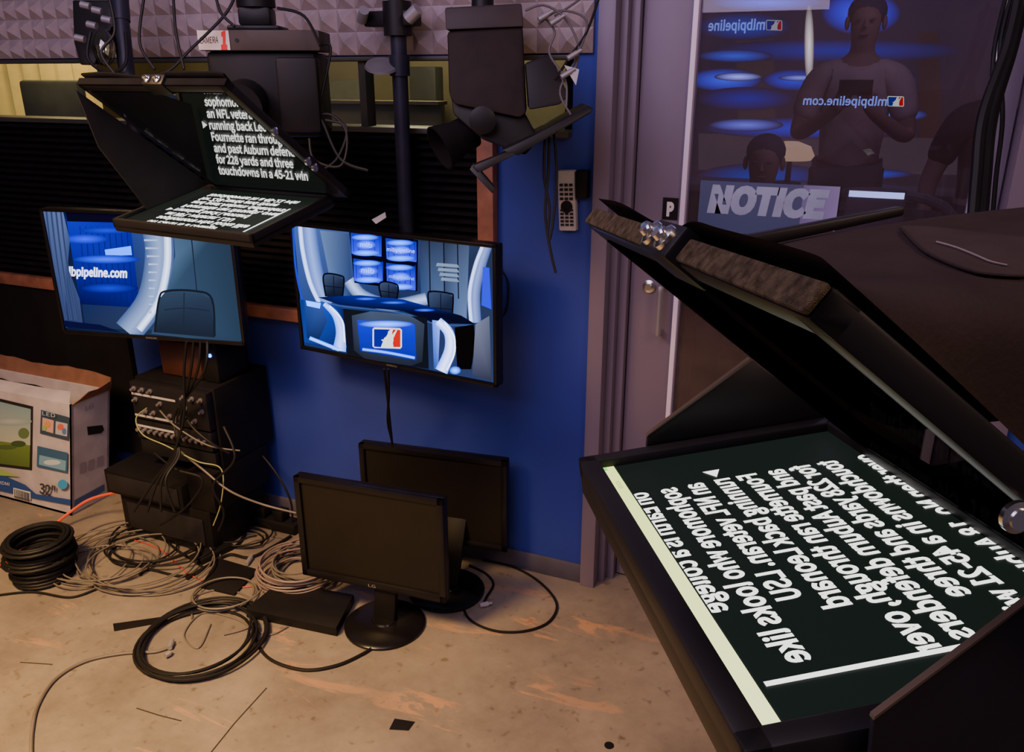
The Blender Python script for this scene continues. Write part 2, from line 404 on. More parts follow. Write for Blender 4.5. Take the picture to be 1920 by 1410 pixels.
# ---- far room content
Mf=frame(V((0.0,3.9,0)),V((1,0,0)),V((0,0,1)),V((0,-1,0)))
vw=root('reflected_screens','glowing panel painted with reflections of blue screens and reversed lettering','reflection panel',(1.1,3.95,0.4))  # added panel: screen reflections in the door glass, painted as glowing colour
fin(B().box(-1.6,3.1,3.92,4.0,0.5,3.2,0.01),'reflected_screens_housing',BLACK,vw)
C=Canvas(Mf,0.002,1.25)
C.poly([(-1.6,0.6),(3.1,0.6),(3.1,3.15),(-1.6,3.15)],[(0.05,0.035,0.04),(0.05,0.03,0.035),(0.09,0.06,0.10),(0.07,0.05,0.10)])
K0=(0.065,0.045,0.075)
C.pp([(1380,75),(1450,70),(1455,240),(1385,245)],(0.10,0.07,0.07)); C.pp([(1720,60),(1760,60),(1765,260),(1725,262)],(0.09,0.05,0.045)); C.pp([(1310,250),(1900,262),(1900,330),(1310,318)],(0.12,0.09,0.10))
for (u,v,rx,ry,c) in [(1395,50,90,26,(0.04,0.10,0.6)),(1440,5,110,16,(0.08,0.25,1.5)),(1570,95,240,22,(0.04,0.06,0.5)),(1360,150,70,22,(0.10,0.2,1.5)),(1385,144,45,8,(0.8,0.9,2.0)),(1490,150,60,20,(0.06,0.1,1.2)),(1500,146,40,6,(0.5,0.6,1.6)),(1640,150,80,20,(0.15,0.2,1.4)),(1650,146,50,6,(0.8,0.8,1.8)),(1400,185,90,22,(0.04,0.04,0.5)),(1600,188,110,16,(0.04,0.05,0.55)),(1520,240,200,20,(0.06,0.08,0.9)),(1400,234,70,12,(0.35,0.4,1.3)),(1380,105,70,12,(0.1,0.2,1.0)),(1680,215,60,12,(0.2,0.3,1.2)),(1615,25,75,42,(0.10,0.12,1.8)),(1430,330,120,25,(0.02,0.1,0.6)),(1620,325,90,10,(0.05,0.15,1.0))]:
    C.ell((u,v),rx,ry,c,edge=K0)
C.ell((1518,85),9,75,(1.7,1.6,1.4),edge=(0.3,0.25,0.2))
def revtext(C,st,u0,u1,v,h,col):
    a=V(C.px(u1,v)); bq=V(C.px(u0,v)); w=abs(a.x-bq.x); hh=V(C.px(u0,v-h)).y-bq.y
    C.text(st,a,(-1,0),(0,1),hh,col,w,0.01)
revtext(C,'mlbpipeline',1330,1435,56,18,(0.4,0.55,1.2))
def logo(C,x0,y0,x1,y1,k=1.0):
    """rounded badge in pixels: blue and red halves with a white batter outline"""
    w=x1-x0;h=y1-y0
    def q(pts): return [(x0+a*w,y0+b_*h) for a,b_ in pts]
    wh=(0.95*k,)*3
    C.pp(q([(0.06,0),(0.94,0.04),(1,0.12),(1,0.92),(0.94,1),(0.06,0.96),(0,0.88),(0,0.08)]),wh)
    C.pp(q([(0.05,0.08),(0.60,0.10),(0.52,0.3),(0.42,0.55),(0.30,0.93),(0.05,0.9)]),(0.01*k,0.04*k,0.45*k))
    C.pp(q([(0.70,0.10),(0.95,0.12),(0.95,0.92),(0.72,0.92),(0.66,0.55),(0.74,0.42),(0.66,0.30)]),(0.75*k,0.02*k,0.02*k))
    C.ell((x0+.60*w,y0+.26*h),.075*w,.12*h,wh)
    C.pp(q([(0.40,0.50),(0.52,0.36),(0.68,0.40),(0.72,0.58),(0.66,0.95),(0.28,0.95),(0.34,0.72)]),wh)
    C.pp(q([(0.62,0.45),(0.80,0.12),(0.84,0.14),(0.70,0.55)]),wh)
    C.pp(q([(0.30,0.60),(0.34,0.55),(0.48,0.62),(0.46,0.70)]),wh)
logo(C,1438,38,1468,58,0.6)
C.finish('reflected_screens_picture',REFLSC,vw,clip=(-1.6,3.1,0.6,3.15))
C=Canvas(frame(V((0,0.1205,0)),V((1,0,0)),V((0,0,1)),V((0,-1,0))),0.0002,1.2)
revtext(C,'mlbpipeline.com',1505,1662,198,15,(0.22,0.27,0.75)); logo(C,1664,180,1695,200,0.5)  # screen reflection drawn as glowing letters on the pane
C.finish('pane_reflection',REFLSC,dr,label='painted reflection of pale blue lettering and small badge')
dk=root('far_desk','pale counter desk with cupboards in the next room','desk',(1.6,3.3,0))
z1=1.28
fin(B().box(-0.6,3.0,3.1,3.6,z1-0.05,z1,0.01),'desk_top',mat('desk_top_pale',(0.35,0.33,0.36),0.4),dk)
fin(B().box(-0.55,2.95,3.15,3.55,0,z1-0.05,0.01),'desk_body',mat('desk_body_dark',(0.06,0.06,0.08),0.6),dk)
def chair(name,label,base,yaw,s=1.0,m=GREYP):
    T=Matrix.Translation(V(base))@Matrix.Rotation(yaw,4,'Z')@Matrix.Scale(s,4)
    r=root(name,label,'chair',base)
    b1=B(T)
    for i in range(5):
        t=i*2*math.pi/5; b1.tube([(0,0,0.09),(0.24*math.cos(t),0.24*math.sin(t),0.06)],0.022,8,1); b1.ball((0.24*math.cos(t),0.24*math.sin(t),0.032),0.032,10)
    b1.cyl((0,0,0.07),(0,0,0.52),0.03)
    fin(b1,'chair_base',BLACKM,r)
    fin(B(T).box(-0.25,0.25,-0.22,0.22,0.52,0.58,0.03),'seat',m,r)
    b2=B(T)
    pr=[(-0.22,0.68),(0.22,0.68),(0.26,1.0),(0.22,1.26),(-0.22,1.26),(-0.26,1.0)]
    b2.tube([(p[0],0.24+0.06*(p[1]-.68),p[1]) for p in pr+[pr[0]]],0.02,8,5)
    for i in range(9):
        z=0.72+i*0.06; w=0.22+0.03*math.sin((z-.68)/.58*math.pi); b2.box(-w,w,0.245,0.252,z,z+0.035)
    b2.tube([(0,0.1,0.55),(0,0.26,0.6),(0,0.26,0.75)],0.025,8,4)
    fin(b2,'backrest',m,r)
    for sx in (-1,1):
        b3=B(T); b3.tube([(sx*0.25,0.1,0.55),(sx*0.30,0.1,0.66),(sx*0.30,0.08,0.78),(sx*0.30,-0.12,0.79)],0.018,8,4)
        fin(b3,'armrest',m,r)
    return r
cb=onY(1690,300,1.75); chair('office_chair','mesh back swivel office chair behind the glass door',(cb.x+0.06,1.72,0),math.radians(160),1.15)
nd=root('work_table','dark work table behind the glass door','table',(0.75,1.2,0))
tz=1.12
fin(B().box(0.1,1.5,0.85,1.3,tz-0.04,tz,0.008),'table_top',mat('dark_table',(0.04,0.04,0.055),0.3),nd)
for (x,y) in ((0.15,0.9),(1.45,0.9),(0.15,1.25),(1.45,1.25)): fin(B().box(x-0.025,x+0.025,y-0.025,y+0.025,0,tz-0.04,0.004),'leg',BLACKM,nd)
y=1.2; x0=onY(1588,365,y).x; x1=onY(1700,365,y).x
lp=root('laptop','open laptop with a bright screen on the work table','laptop',((x0+x1)/2,y,tz))
zc=onY(1640,371,y).z; zt=onY(1640,355,y).z
fin(B().box(x0,x1,y-0.22,y,tz,tz+0.02,0.004),'laptop_base',GREYP,lp)
fin(B().box(x0,x1,y+0.002,y+0.014,tz+0.015,max(zt,tz+0.12),0.004),'laptop_lid',GREYP,lp)
fin(B().box(x0+.008,x1-.008,y-0.001,y+0.0015,min(zc,zt-0.03),max(zt,tz+0.12)-0.01),'laptop_screen',mat('laptop_glow',(0.5,0.6,1),0.4,emit=2.5,ecol=(0.5,0.6,1)),lp)
c=onY(1482,288,3.3); zt=z1
lm=root('desk_lamp','warm glowing rounded desk lamp on the counter','lamp',(c.x,3.3,zt))
fin(B().lathe((c.x,3.3,zt),[(0.09,0),(0.09,0.02),(0.02,0.03),(0.015,max(0.05,c.z-zt))]),'lamp_stand',BLACKM,lm)
fin(B().lathe((c.x,3.3,c.z-0.04),[(0.14,0),(0.16,0.03),(0.13,0.09),(0.05,0.12)]),'lamp_shade',mat('lamp_shade_warm',(0.8,0.6,0.35),0.6,emit=0.6,ecol=(1,0.68,0.38)),lm)
# ================================================================ PEOPLE
def skin(b,jo,ed,sub=2):
    names=list(jo); me=bpy.data.meshes.new('sk'); me.from_pydata([jo[n][0] for n in names],[(names.index(a),names.index(c)) for a,c in ed],[])
    o=bpy.data.objects.new('sk',me); link(o); md=o.modifiers.new('s','SKIN'); md.use_smooth_shade=True
    for i,n in enumerate(names):
        r=jo[n][1]; me.skin_vertices[0].data[i].radius=(r,r) if not hasattr(r,'__len__') else r
    me.skin_vertices[0].data[0].use_root=True
    s2=o.modifiers.new('u','SUBSURF'); s2.levels=sub; s2.render_levels=sub
    bpy.context.view_layer.update(); dg=bpy.context.evaluated_depsgraph_get(); mm=bpy.data.meshes.new_from_object(o.evaluated_get(dg))
    vs=[v.co.copy() for v in mm.vertices]; fs=[tuple(p.vertices) for p in mm.polygons]
    bpy.data.objects.remove(o); bpy.data.meshes.remove(me); bpy.data.meshes.remove(mm)
    b.raw(vs,fs)
SKINM=mat('skin',(0.36,0.21,0.16),0.6,0,0.05)
def person(label,base,yaw,pose,shirt,trouser,hair):
    k=1.25
    T=Matrix.Translation(V(base))@Matrix.Rotation(yaw,4,'Z')@Matrix.Scale(k,4)
    r=root('person',label,'person',base)
    sit=pose=='sit'; hz=0.53 if sit else 0.95; dz=hz-0.95
    J={'hip':((0,0,hz),(0.14,0.11)),'waist':((0,0,1.10+dz),(0.13,0.09)),'chest':((0,0,1.32+dz),(0.165,0.11)),'sh':((0,0.01,1.44+dz),(0.10,0.075)),'neck':((0,0,1.52+dz),0.052),'chin':((0,-0.015,1.58+dz),(0.06,0.07)),'head':((0,-0.01,1.66+dz),(0.078,0.095)),'top':((0,0.0,1.735+dz),(0.062,0.075))}
    E=[('hip','waist'),('waist','chest'),('chest','sh'),('sh','neck'),('neck','chin'),('chin','head'),('head','top')]
    A={}
    for sx,t in ((-1,'L'),(1,'R')):
        if pose=='shoot': el=(sx*0.25,-0.04,1.14);wr=(sx*0.09,-0.24,1.26);hd=(sx*0.055,-0.28,1.31);dirf=V((-sx*0.30,-0.2,0.8))
        elif pose=='sit': el=(sx*0.27,-0.10,1.12+dz);wr=(sx*0.12,-0.30,1.0+dz);hd=(sx*0.08,-0.36,1.0+dz);dirf=V((-sx*0.5,-0.8,-0.1))
        else: el=(sx*0.27,0.02,1.13);wr=(sx*0.29,-0.06,0.89);hd=(sx*0.29,-0.08,0.81);dirf=V((0,-0.15,-1))
        J['s'+t]=((sx*0.18,0,1.41+dz),0.062);J['e'+t]=(el,0.043);J['w'+t]=(wr,0.029);J['h'+t]=(hd,(0.036,0.022))
        E+=[('sh','s'+t),('s'+t,'e'+t),('e'+t,'w'+t),('w'+t,'h'+t)]
        if sit: kn=(sx*0.12,-0.42,0.52);an=(sx*0.12,-0.40,0.09);to=(sx*0.12,-0.53,0.035)
        else: kn=(sx*0.11,-0.01,0.50);an=(sx*0.11,0.02,0.09);to=(sx*0.12,-0.13,0.035)
        J['g'+t]=((sx*0.095,0 if not sit else -0.06,hz-0.02),0.085);J['k'+t]=(kn,0.058);J['a'+t]=(an,0.038);J['t'+t]=(to,0.034)
        E+=[('hip','g'+t),('g'+t,'k'+t),('k'+t,'a'+t),('a'+t,'t'+t)]
        A[t]=(V(hd),dirf.normalized(),sx)
    bb=B(T); skin(bb,J,E,2)
    for t,(hd,dr_,sx) in A.items():
        side=dr_.cross(V((0,1,0.01))).normalized()
        for i,ln in enumerate((0.065,0.078,0.072,0.055)):
            o=hd+side*(i-1.5)*0.017
            skin(bb,{'a':(o,0.009),'b':(o+dr_*ln*0.6,0.008),'c':(o+dr_*ln+V((0,-0.015,0)),0.007)},[('a','b'),('b','c')],1)
        o=hd-dr_*0.02; skin(bb,{'a':(o,0.011),'b':(o-side*0.035+dr_*0.02,0.01),'c':(o-side*0.045+dr_*0.05,0.008)},[('a','b'),('b','c')],1)
    fin(bb,'body',SKINM,r)
    bs=B(T); K={n:(J[n][0],tuple(x*1.12 for x in J[n][1])) for n in ('hip','waist','chest','sh')}
    for t in 'LR': K['s'+t]=(J['s'+t][0],0.078); K['e'+t]=(V(J['s'+t][0]).lerp(V(J['e'+t][0]),0.75),0.066)
    skin(bs,K,[('hip','waist'),('waist','chest'),('chest','sh'),('sh','sL'),('sL','eL'),('sh','sR'),('sR','eR')],2); fin(bs,'shirt',shirt,r)
    bt=B(T); K={'hip':(J['hip'][0],(0.15,0.12))}
    for t in 'LR': K['g'+t]=(J['g'+t][0],0.098);K['k'+t]=(J['k'+t][0],0.07);K['a'+t]=(J['a'+t][0],0.055)
    skin(bt,K,[('hip','gL'),('gL','kL'),('kL','aL'),('hip','gR'),('gR','kR'),('kR','aR')],2); fin(bt,'trousers',trouser,r)
    for t in 'LR':
        bs=B(T); an=V(J['a'+t][0]);to=V(J['t'+t][0]); skin(bs,{'a':(V((an.x,an.y+0.03,0.045)),0.045),'b':(V((to.x,to.y,0.035)),0.04)},[('a','b')],1)
        fin(bs,'shoe',BLACK,r)
    hc=V(J['head'][0])
    bh=B(T); bh.ball(hc+V((0,0.030,0.040)),(0.086,0.092,0.078),18); fin(bh,'hair',hair,r)
    for sx in (-1,1):
        bf=B(T); bf.ball(hc+V((sx*0.031,-0.088,-0.0)),(0.013,0.009,0.007),10); fin(bf,'eye',mat('eye_dark',(0.12,0.11,0.11),0.3),r)
        bf=B(T); bf.ball(hc+V((sx*0.08,0.0,-0.01)),(0.012,0.022,0.032),10); fin(bf,'ear',SKINM,r)
    SK2=mat('skin_reddish',(0.30,0.15,0.12),0.6)
    bf=B(T); bf.raw([hc+V(p) for p in ((-0.013,-0.088,-0.035),(0.013,-0.088,-0.035),(0,-0.118,-0.03),(0,-0.09,0.010))],[(0,1,2),(0,2,3),(1,3,2)],0); fin(bf,'nose',SKINM,r)
    bf=B(T); bf.ball(hc+V((0,-0.083,-0.062)),(0.024,0.01,0.006),10); fin(bf,'mouth',SK2,r)
    return r,T
rp=onY(1630,150,2.75)
fin(B().box(rp.x-0.40,rp.x+0.4,2.45,3.0,0,0.22,0.01),'added_riser_platform',DGREY,label='low dark riser platform added under the modelled reflection',cat='platform')  # platform added to lift the reflected figure
HAIR=mat('dark_hair',(0.03,0.03,0.10),0.7)
r,T=person('modelled reflection: person in a pale beige shirt holding a phone',(rp.x-0.06,2.72,0.22),0,'shoot',mat('reflected_beige_shirt',(0.55,0.43,0.40),0.8),mat('dark_jeans',(0.03,0.03,0.06),0.8),HAIR)  # added figure standing in for the viewer's reflection in the door glass
ph=root('reflected_phone','modelled reflection: dark mobile phone held in both hands','phone',T@V((0,-0.33,1.33)))
fin(B(T).box(-0.07,0.07,-0.318,-0.31,1.34,1.405,0.003),'phone_body',BLACK,ph)
rp=onY(1840,120,2.75)
person('person in a dark shirt standing near the counter',(rp.x+0.15,2.70,0),0.3,'stand',mat('dark_shirt',(0.03,0.025,0.03),0.8),mat('dark_jeans',(0.03,0.03,0.06),0.8),HAIR)
rp=onY(1395,260,2.1)
sx_=max(rp.x,0.34)
chair('office_chair','dark swivel chair occupied by the seated person',(sx_,2.16,0),0,1.05,BLACK)
person('person in a dark shirt seated at the work table',(sx_,2.08,0.0),0,'sit',mat('dark_shirt',(0.03,0.025,0.03),0.8),mat('dark_jeans',(0.03,0.03,0.06),0.8),HAIR)
# window room
cu=B(); xa=onY(-60,120,0.9).x; xz=onY(182,120,0.9).x; n=60; pts=[]
for i in range(n+1):
    t=i/n; pts.append((xa+(xz-xa)*t,0.9+0.03*math.sin(t*50)))
vs=[(p[0],p[1],z) for z in (1.2,2.6) for p in pts]
cu.raw(vs,[(i,i+1,n+2+i,n+1+i) for i in range(n)])
fin(cu,'curtain',mat('yellow_curtain',(0.80,0.58,0.20),0.8,emit=0.32,ecol=(0.95,0.68,0.22)),label='yellow pleated curtain beyond the window',cat='curtain',norm=False)  # room light on the cloth put in as a mild glow
for (ua,ub,vt) in ((38,148,150),(330,420,190)):
    a=onY(ua,vt,0.6);c=onY(ub,vt,0.6)
    r=root('high_back_chair','grey high back chair in the control room','chair',((a.x+c.x)/2,0.6,0),'control room chairs')
    fin(B().box(a.x,c.x,0.58,0.64,1.2,a.z,0.02),'backrest',mat('grey_chair',(0.10,0.10,0.09),0.7),r)
    fin(B().box(a.x,c.x,0.2,0.6,1.12,1.2,0.02),'seat',mat('grey_chair',(0.10,0.10,0.09),0.7),r)
    fin(B().cyl(((a.x+c.x)/2,0.4,0.0),((a.x+c.x)/2,0.4,1.12),0.04),'pedestal',BLACKM,r)
for (ua,ub,va,vb,col) in ((765,818,125,200,(0.05,0.05,0.05)),(600,690,150,235,(0.17,0.17,0.13))):
    a=onY(ua,va,1.5);c=onY(ub,vb,1.5)
    fin(B().box(a.x,c.x,1.5,1.6,0,a.z,0.01),'storage_cabinet',mat('cab%d'%ua,col,0.6),label='plain dark cabinet in the control room',cat='cabinet')
a=onY(752,130,1.2); b_=B().cyl((a.x,1.2,0),(a.x,1.2,a.z+0.1),0.025); fin(b_,'upright_post',mat('pale_lilac_post',(0.4,0.4,0.7),0.4),label='pale upright post in the control room',cat='post')
r0=onY(560,188,1.0); r1_=onY(830,190,1.0)
fin(B().box(r0.x,r1_.x,0.98,1.02,0,r0.z-0.01).box(r0.x,r1_.x,0.95,1.05,r0.z-0.012,r0.z+0.004),'console_desk',mat('console_tan',(0.42,0.36,0.20),0.5),label='console desk with a pale top edge in the control room',cat='desk')
# ================================================================ WALL ITEMS
a=onY(1048,318,-0.02);c=onY(1080,434,-0.02)
T=Matrix.Translation(V(((a.x+c.x)/2,-0.012,(a.z+c.z)/2)))@Matrix.Rotation(math.radians(-3),4,'Y')
w=0.034;hh=(a.z-c.z)/2
rm=root('remote_control','silver grey remote control hung on the blue wall','remote control',((a.x+c.x)/2,-0.01,c.z))
fin(B(T).box(-w,w,-0.018,0.012,-hh,hh,0.008),'remote_body',WHITEP,rm)
bb=B(T)
for r_ in range(4):
    for k in range(3): bb.box(-0.024+k*0.018,-0.012+k*0.018,-0.022,-0.017,hh-0.055-r_*0.016,hh-0.046-r_*0.016)
for r_ in range(5):
    for k in range(3): bb.box(-0.024+k*0.018,-0.012+k*0.018,-0.022,-0.017,-hh+0.02+r_*0.013,-hh+0.027+r_*0.013)
o=fin(bb,'keypad',DGREY,rm); o['kind']='stuff'
fin(B(T).lathe((0,-0.017,-0.02),[(0.022,0),(0.022,0.004),(0.012,0.005)],V((0,-1,0)),20),'navigation_ring',BLACK,rm)
a=onY(1083,318,-0.02);c=onY(1103,372,-0.02)
fin(B().box(a.x,min(c.x,-0.002),-0.04,0,c.z,a.z,0.004),'wall_switch_box',BLACK,label='small black box mounted on the wall by the door frame',cat='switch box')
# ================================================================ TVs / monitors
def panel(name,label,cat,TL,TR,H,bez,th,draw=None,brand=None,screen_mat=None,group=None):
    ux=V((TR.x-TL.x,TR.y-TL.y,0)); W=ux.length; ux.normalize(); n=ux.cross(UPZ)
    O=V((TL.x,TL.y,(TL.z+TR.z)/2-H)); M=frame(O,ux,UPZ,n)
    base=M@V((W/2,0,-th/2)); r=root(name,label,cat,base,group)
    bz=bez
    b=B(M)
    b.box(0,W,0,H,-th,-0.008,0.006)
    for (x0,x1,y0,y1) in ((0,W,0,bz*1.2),(0,W,H-bz,H),(0,bz,0,H),(W-bz,W,0,H)): b.box(x0,x1,y0,y1,-0.012,0.004,0.002)
    b.box(W*0.2,W*0.8,H*0.15,H*0.75,-th-0.03,-th+0.005,0.01)
    fin(b,'housing',mat('gloss_black_bezel',(0.007,0.006,0.008),0.35,spec=0.3),r)
    if draw:
        Mc=frame(M@V((0,0,-0.007)),ux,UPZ,n); C=Canvas(Mc,0.00015,1.75); draw(C,W,H,bz)
        C.finish('screen',screen_mat or SCREEN,r,clip=(bz,W-bz,bz*1.2,H-bz))
    else:
        fin(B(M).box(bz,W-bz,bz*1.2,H-bz,-0.0075,-0.006),'screen',mat('dead_screen',(0.010,0.008,0.007),0.4,0,0.1,spec=0.3),r)
    if brand:
        fin(B(M).text(brand[0],(W/2-brand[1]/2,bz*0.3,0.0045),(1,0,0),(0,1,0),bz*0.5,brand[1]),'brand_lettering',ALU,r,smooth=False)
    return r,M,W
def draw_right(C,W,H,bz):
    C.poly([(0,0),(W,0),(W,H),(0,H)],[(0.07,0.12,0.30),(0.12,0.16,0.30),(0.09,0.12,0.2),(0.2,0.30,0.6)])
    C.pp([(600,432),(655,438),(660,560),(625,555)],[(0.30,0.40,0.62),(0.15,0.2,0.36),(0.1,0.17,0.36),(0.25,0.36,0.6)])
    C.pp([(785,445),(832,450),(832,580),(790,560)],[(0.10,0.13,0.22),(0.13,0.17,0.26),(0.24,0.33,0.52),(0.14,0.22,0.42)])
    C.pp([(832,450),(880,455),(875,600),(832,580)],[(0.10,0.13,0.2),(0.2,0.25,0.36),(0.3,0.4,0.62),(0.17,0.23,0.36)])
    for u in (805,832,858): C.band([(u,450),(u+2,560)],2,(0.02,0.03,0.06))
    C.band([(655,525),(680,555),(735,572),(800,560)],24,(0.75,0.9,1.3),(0.2,0.28,0.5))
    C.band([(578,420),(584,470),(596,530),(614,572)],30,(0.5,0.66,1.15),(0.18,0.28,0.62))
    C.band([(563,420),(568,470),(582,530),(603,575)],8,(1.1,1.2,1.7),(0.6,0.8,1.4))
    C.band([(912,462),(900,500),(890,550),(892,605)],22,(0.5,0.62,1.0),(0.2,0.26,0.55))
    C.band([(905,462),(891,500),(881,550),(884,605)],7,(1.1,1.2,1.7),(0.6,0.8,1.3))
    C.pp([(906,500),(918,502),(922,580),(903,572)],(0.01,0.06,1.1))
    C.pp([(655,432),(785,450),(783,546),(665,530)],(0.0,0.005,0.06))
    for (x0,y0,x1,y1) in ((658,436,716,478),(724,446,782,488),(664,484,720,528),(726,492,781,541)):
        C.pp([(x0,y0),(x1,y0+7),(x1,y1+3),(x0+2,y1-3)],[(0.0,0.02,0.7),(0.0,0.02,0.7),(0.0,0.05,1.3),(0.0,0.05,1.3)])
        cx=(x0+x1)/2;cy=(y0+y1)/2+2
        for k in range(6): C.band([(x0+5+k*10,y0+4),(x0+6+k*10,y1)],1,(0,0.01,0.45))
        C.ell((cx-2,y0+9),26,6,(0.3,0.8,2.3),edge=(0,0.06,0.9)); C.ell((cx,y1-4),26,6,(0.3,0.8,2.3),edge=(0,0.08,1.2)); C.ell((cx,cy),19,9,(0.3,0.6,2.2),edge=(0.01,0.05,1.0))
    C.textpx('mlbpipeline',(728,470),(780,474),7,(0.9,1.05,1.8)); C.textpx('mlbpipeline',(732,520),(779,525),6,(0.6,0.8,1.8)); C.textpx('mlb',(678,462),(700,464),9,(0.7,0.9,1.9)); C.textpx('mlb',(680,510),(704,512),9,(0.7,0.9,1.9))
    for i in range(4): C.pp([(822+i*3,492+i*9),(860,495+i*9),(864,501+i*9),(820+i*3,498+i*9)],(0.42,0.5,0.65))
    for (x0,y0,x1,y1) in ((609,512,648,558),(714,527,750,562),(806,545,853,605)):
        C.pp([(x0,y0+6),(x0+8,y0),(x1-6,y0+4),(x1,y0+12),(x1-3,y1),(x0+5,y1-3)],[(0.16,0.21,0.33),(0.16,0.21,0.33),(0.14,0.18,0.3),(0.08,0.11,0.2),(0.03,0.05,0.1),(0.04,0.06,0.12)])
        C.band([(x0+5,y1-3),(x0,y0+8),(x0+8,y0),(x1-6,y0+4),(x1,y0+12),(x1-3,y1)],3,(0.015,0.02,0.05))
        C.band([((x0+x1)/2,y0+4),((x0+x1)/2+1,y1)],1.5,(0.03,0.04,0.08)); C.band([(x0+3,(y0+y1)/2),(x1-2,(y0+y1)/2+4)],1.5,(0.03,0.04,0.08))
        for kk in range(3): C.band([(x0+8,y1-2+kk*3),(x1-6,y1+kk*3)],1.5,(0.02,0.03,0.06))
    C.pp([(600,556),(680,552),(760,560),(868,590),(895,606),(820,604),(760,582),(640,570)],[(0.01,0.04,0.22),(0.02,0.08,0.45),(0.02,0.08,0.5),(0.01,0.02,0.1),(0.01,0.02,0.1),(0.01,0.02,0.08),(0.01,0.02,0.12),(0.01,0.03,0.2)])
    for (u,v,rx) in ((690,559,22),(742,566,26),(800,580,20)): C.ell((u,v),rx,3,(0.05,0.3,1.5),edge=(0.01,0.05,0.4))
    C.band([(605,564),(650,573),(760,586),(822,606),(893,608)],2,(0.15,0.25,0.55))
    C.pp([(566,560),(612,566),(650,578),(655,655),(575,640)],[(0.05,0.12,0.4),(0.08,0.2,0.7),(0.03,0.06,0.2),(0.02,0.05,0.2),(0.06,0.15,0.5)])
    C.band([(612,568),(634,590),(644,622),(640,656)],(8,26),(0.9,1.1,1.8),(0.25,0.55,1.5))
    C.band([(622,572),(646,600),(650,640)],3,(1.4,1.5,2.0))
    C.pp([(575,560),(605,566),(618,600),(600,640),(580,632)],[(0.10,0.2,0.5),(0.14,0.24,0.55),(0.1,0.15,0.4),(0.05,0.08,0.2),(0.05,0.1,0.3)])
    C.pp([(578,562),(606,567),(604,577),(580,572)],(0.3,0.9,2.4)); C.band([(585,632),(640,654)],7,(0.6,1.1,2.4),(0.1,0.4,1.4))
    C.pp([(648,577),(805,594),(808,690),(655,666)],(0.035,0.05,0.08))
    C.pp([(664,590),(700,582),(770,588),(800,606),(796,676),(775,684),(690,672),(668,655)],[(0.14,0.17,0.24),(0.19,0.24,0.34),(0.19,0.24,0.34),(0.14,0.17,0.24),(0.08,0.10,0.15),(0.08,0.10,0.15),(0.08,0.10,0.15),(0.08,0.10,0.15)])
    C.pp([(674,598),(782,606),(785,674),(680,656)],[(0.0,0.04,0.9),(0.0,0.04,0.9),(0.0,0.03,0.6),(0.0,0.03,0.6)])
    C.ell((728,606),52,7,(0.4,0.9,2.3),edge=(0,0.05,0.9)); C.band([(684,653),(730,659),(782,669)],6,(0.4,0.9,2.2),(0,0.1,0.9))
    logo(C,703,612,758,652,1.15)
    C.pp([(815,598),(830,600),(826,690),(818,690)],[(0.3,0.5,1.2),(0.5,0.7,1.4),(0.15,0.3,0.8),(0.1,0.2,0.6)])
    C.band([(826,600),(846,622),(848,655),(832,694)],(16,24),(1.3,1.45,2.0),(0.35,0.65,1.6)); C.band([(838,602),(856,630),(856,662),(842,692)],3,(1.5,1.6,2.1))
    C.pp([(857,612),(893,606),(896,640),(888,690),(862,690)],(0.004,0.004,0.008))
    C.pp([(896,606),(922,590),(926,712),(890,700)],[(0.36,0.38,0.5),(0.3,0.32,0.42),(0.12,0.13,0.2),(0.16,0.17,0.25)])
    C.ell((858,692),11,8,(0.4,1.0,2.4),edge=(0.02,0.1,0.6)); C.band([(555,418),(560,500),(572,560)],4,(0.03,0.12,0.8))
TL=P(543,418,3.23);TR=P(930,457,2.80)
tvr,MR,WR=panel('television','flat television on a pole showing a blue lit studio desk','television',TL,TR,0.52,0.013,0.05,draw_right,('SAMSUNG',0.05),group='hanging televisions')
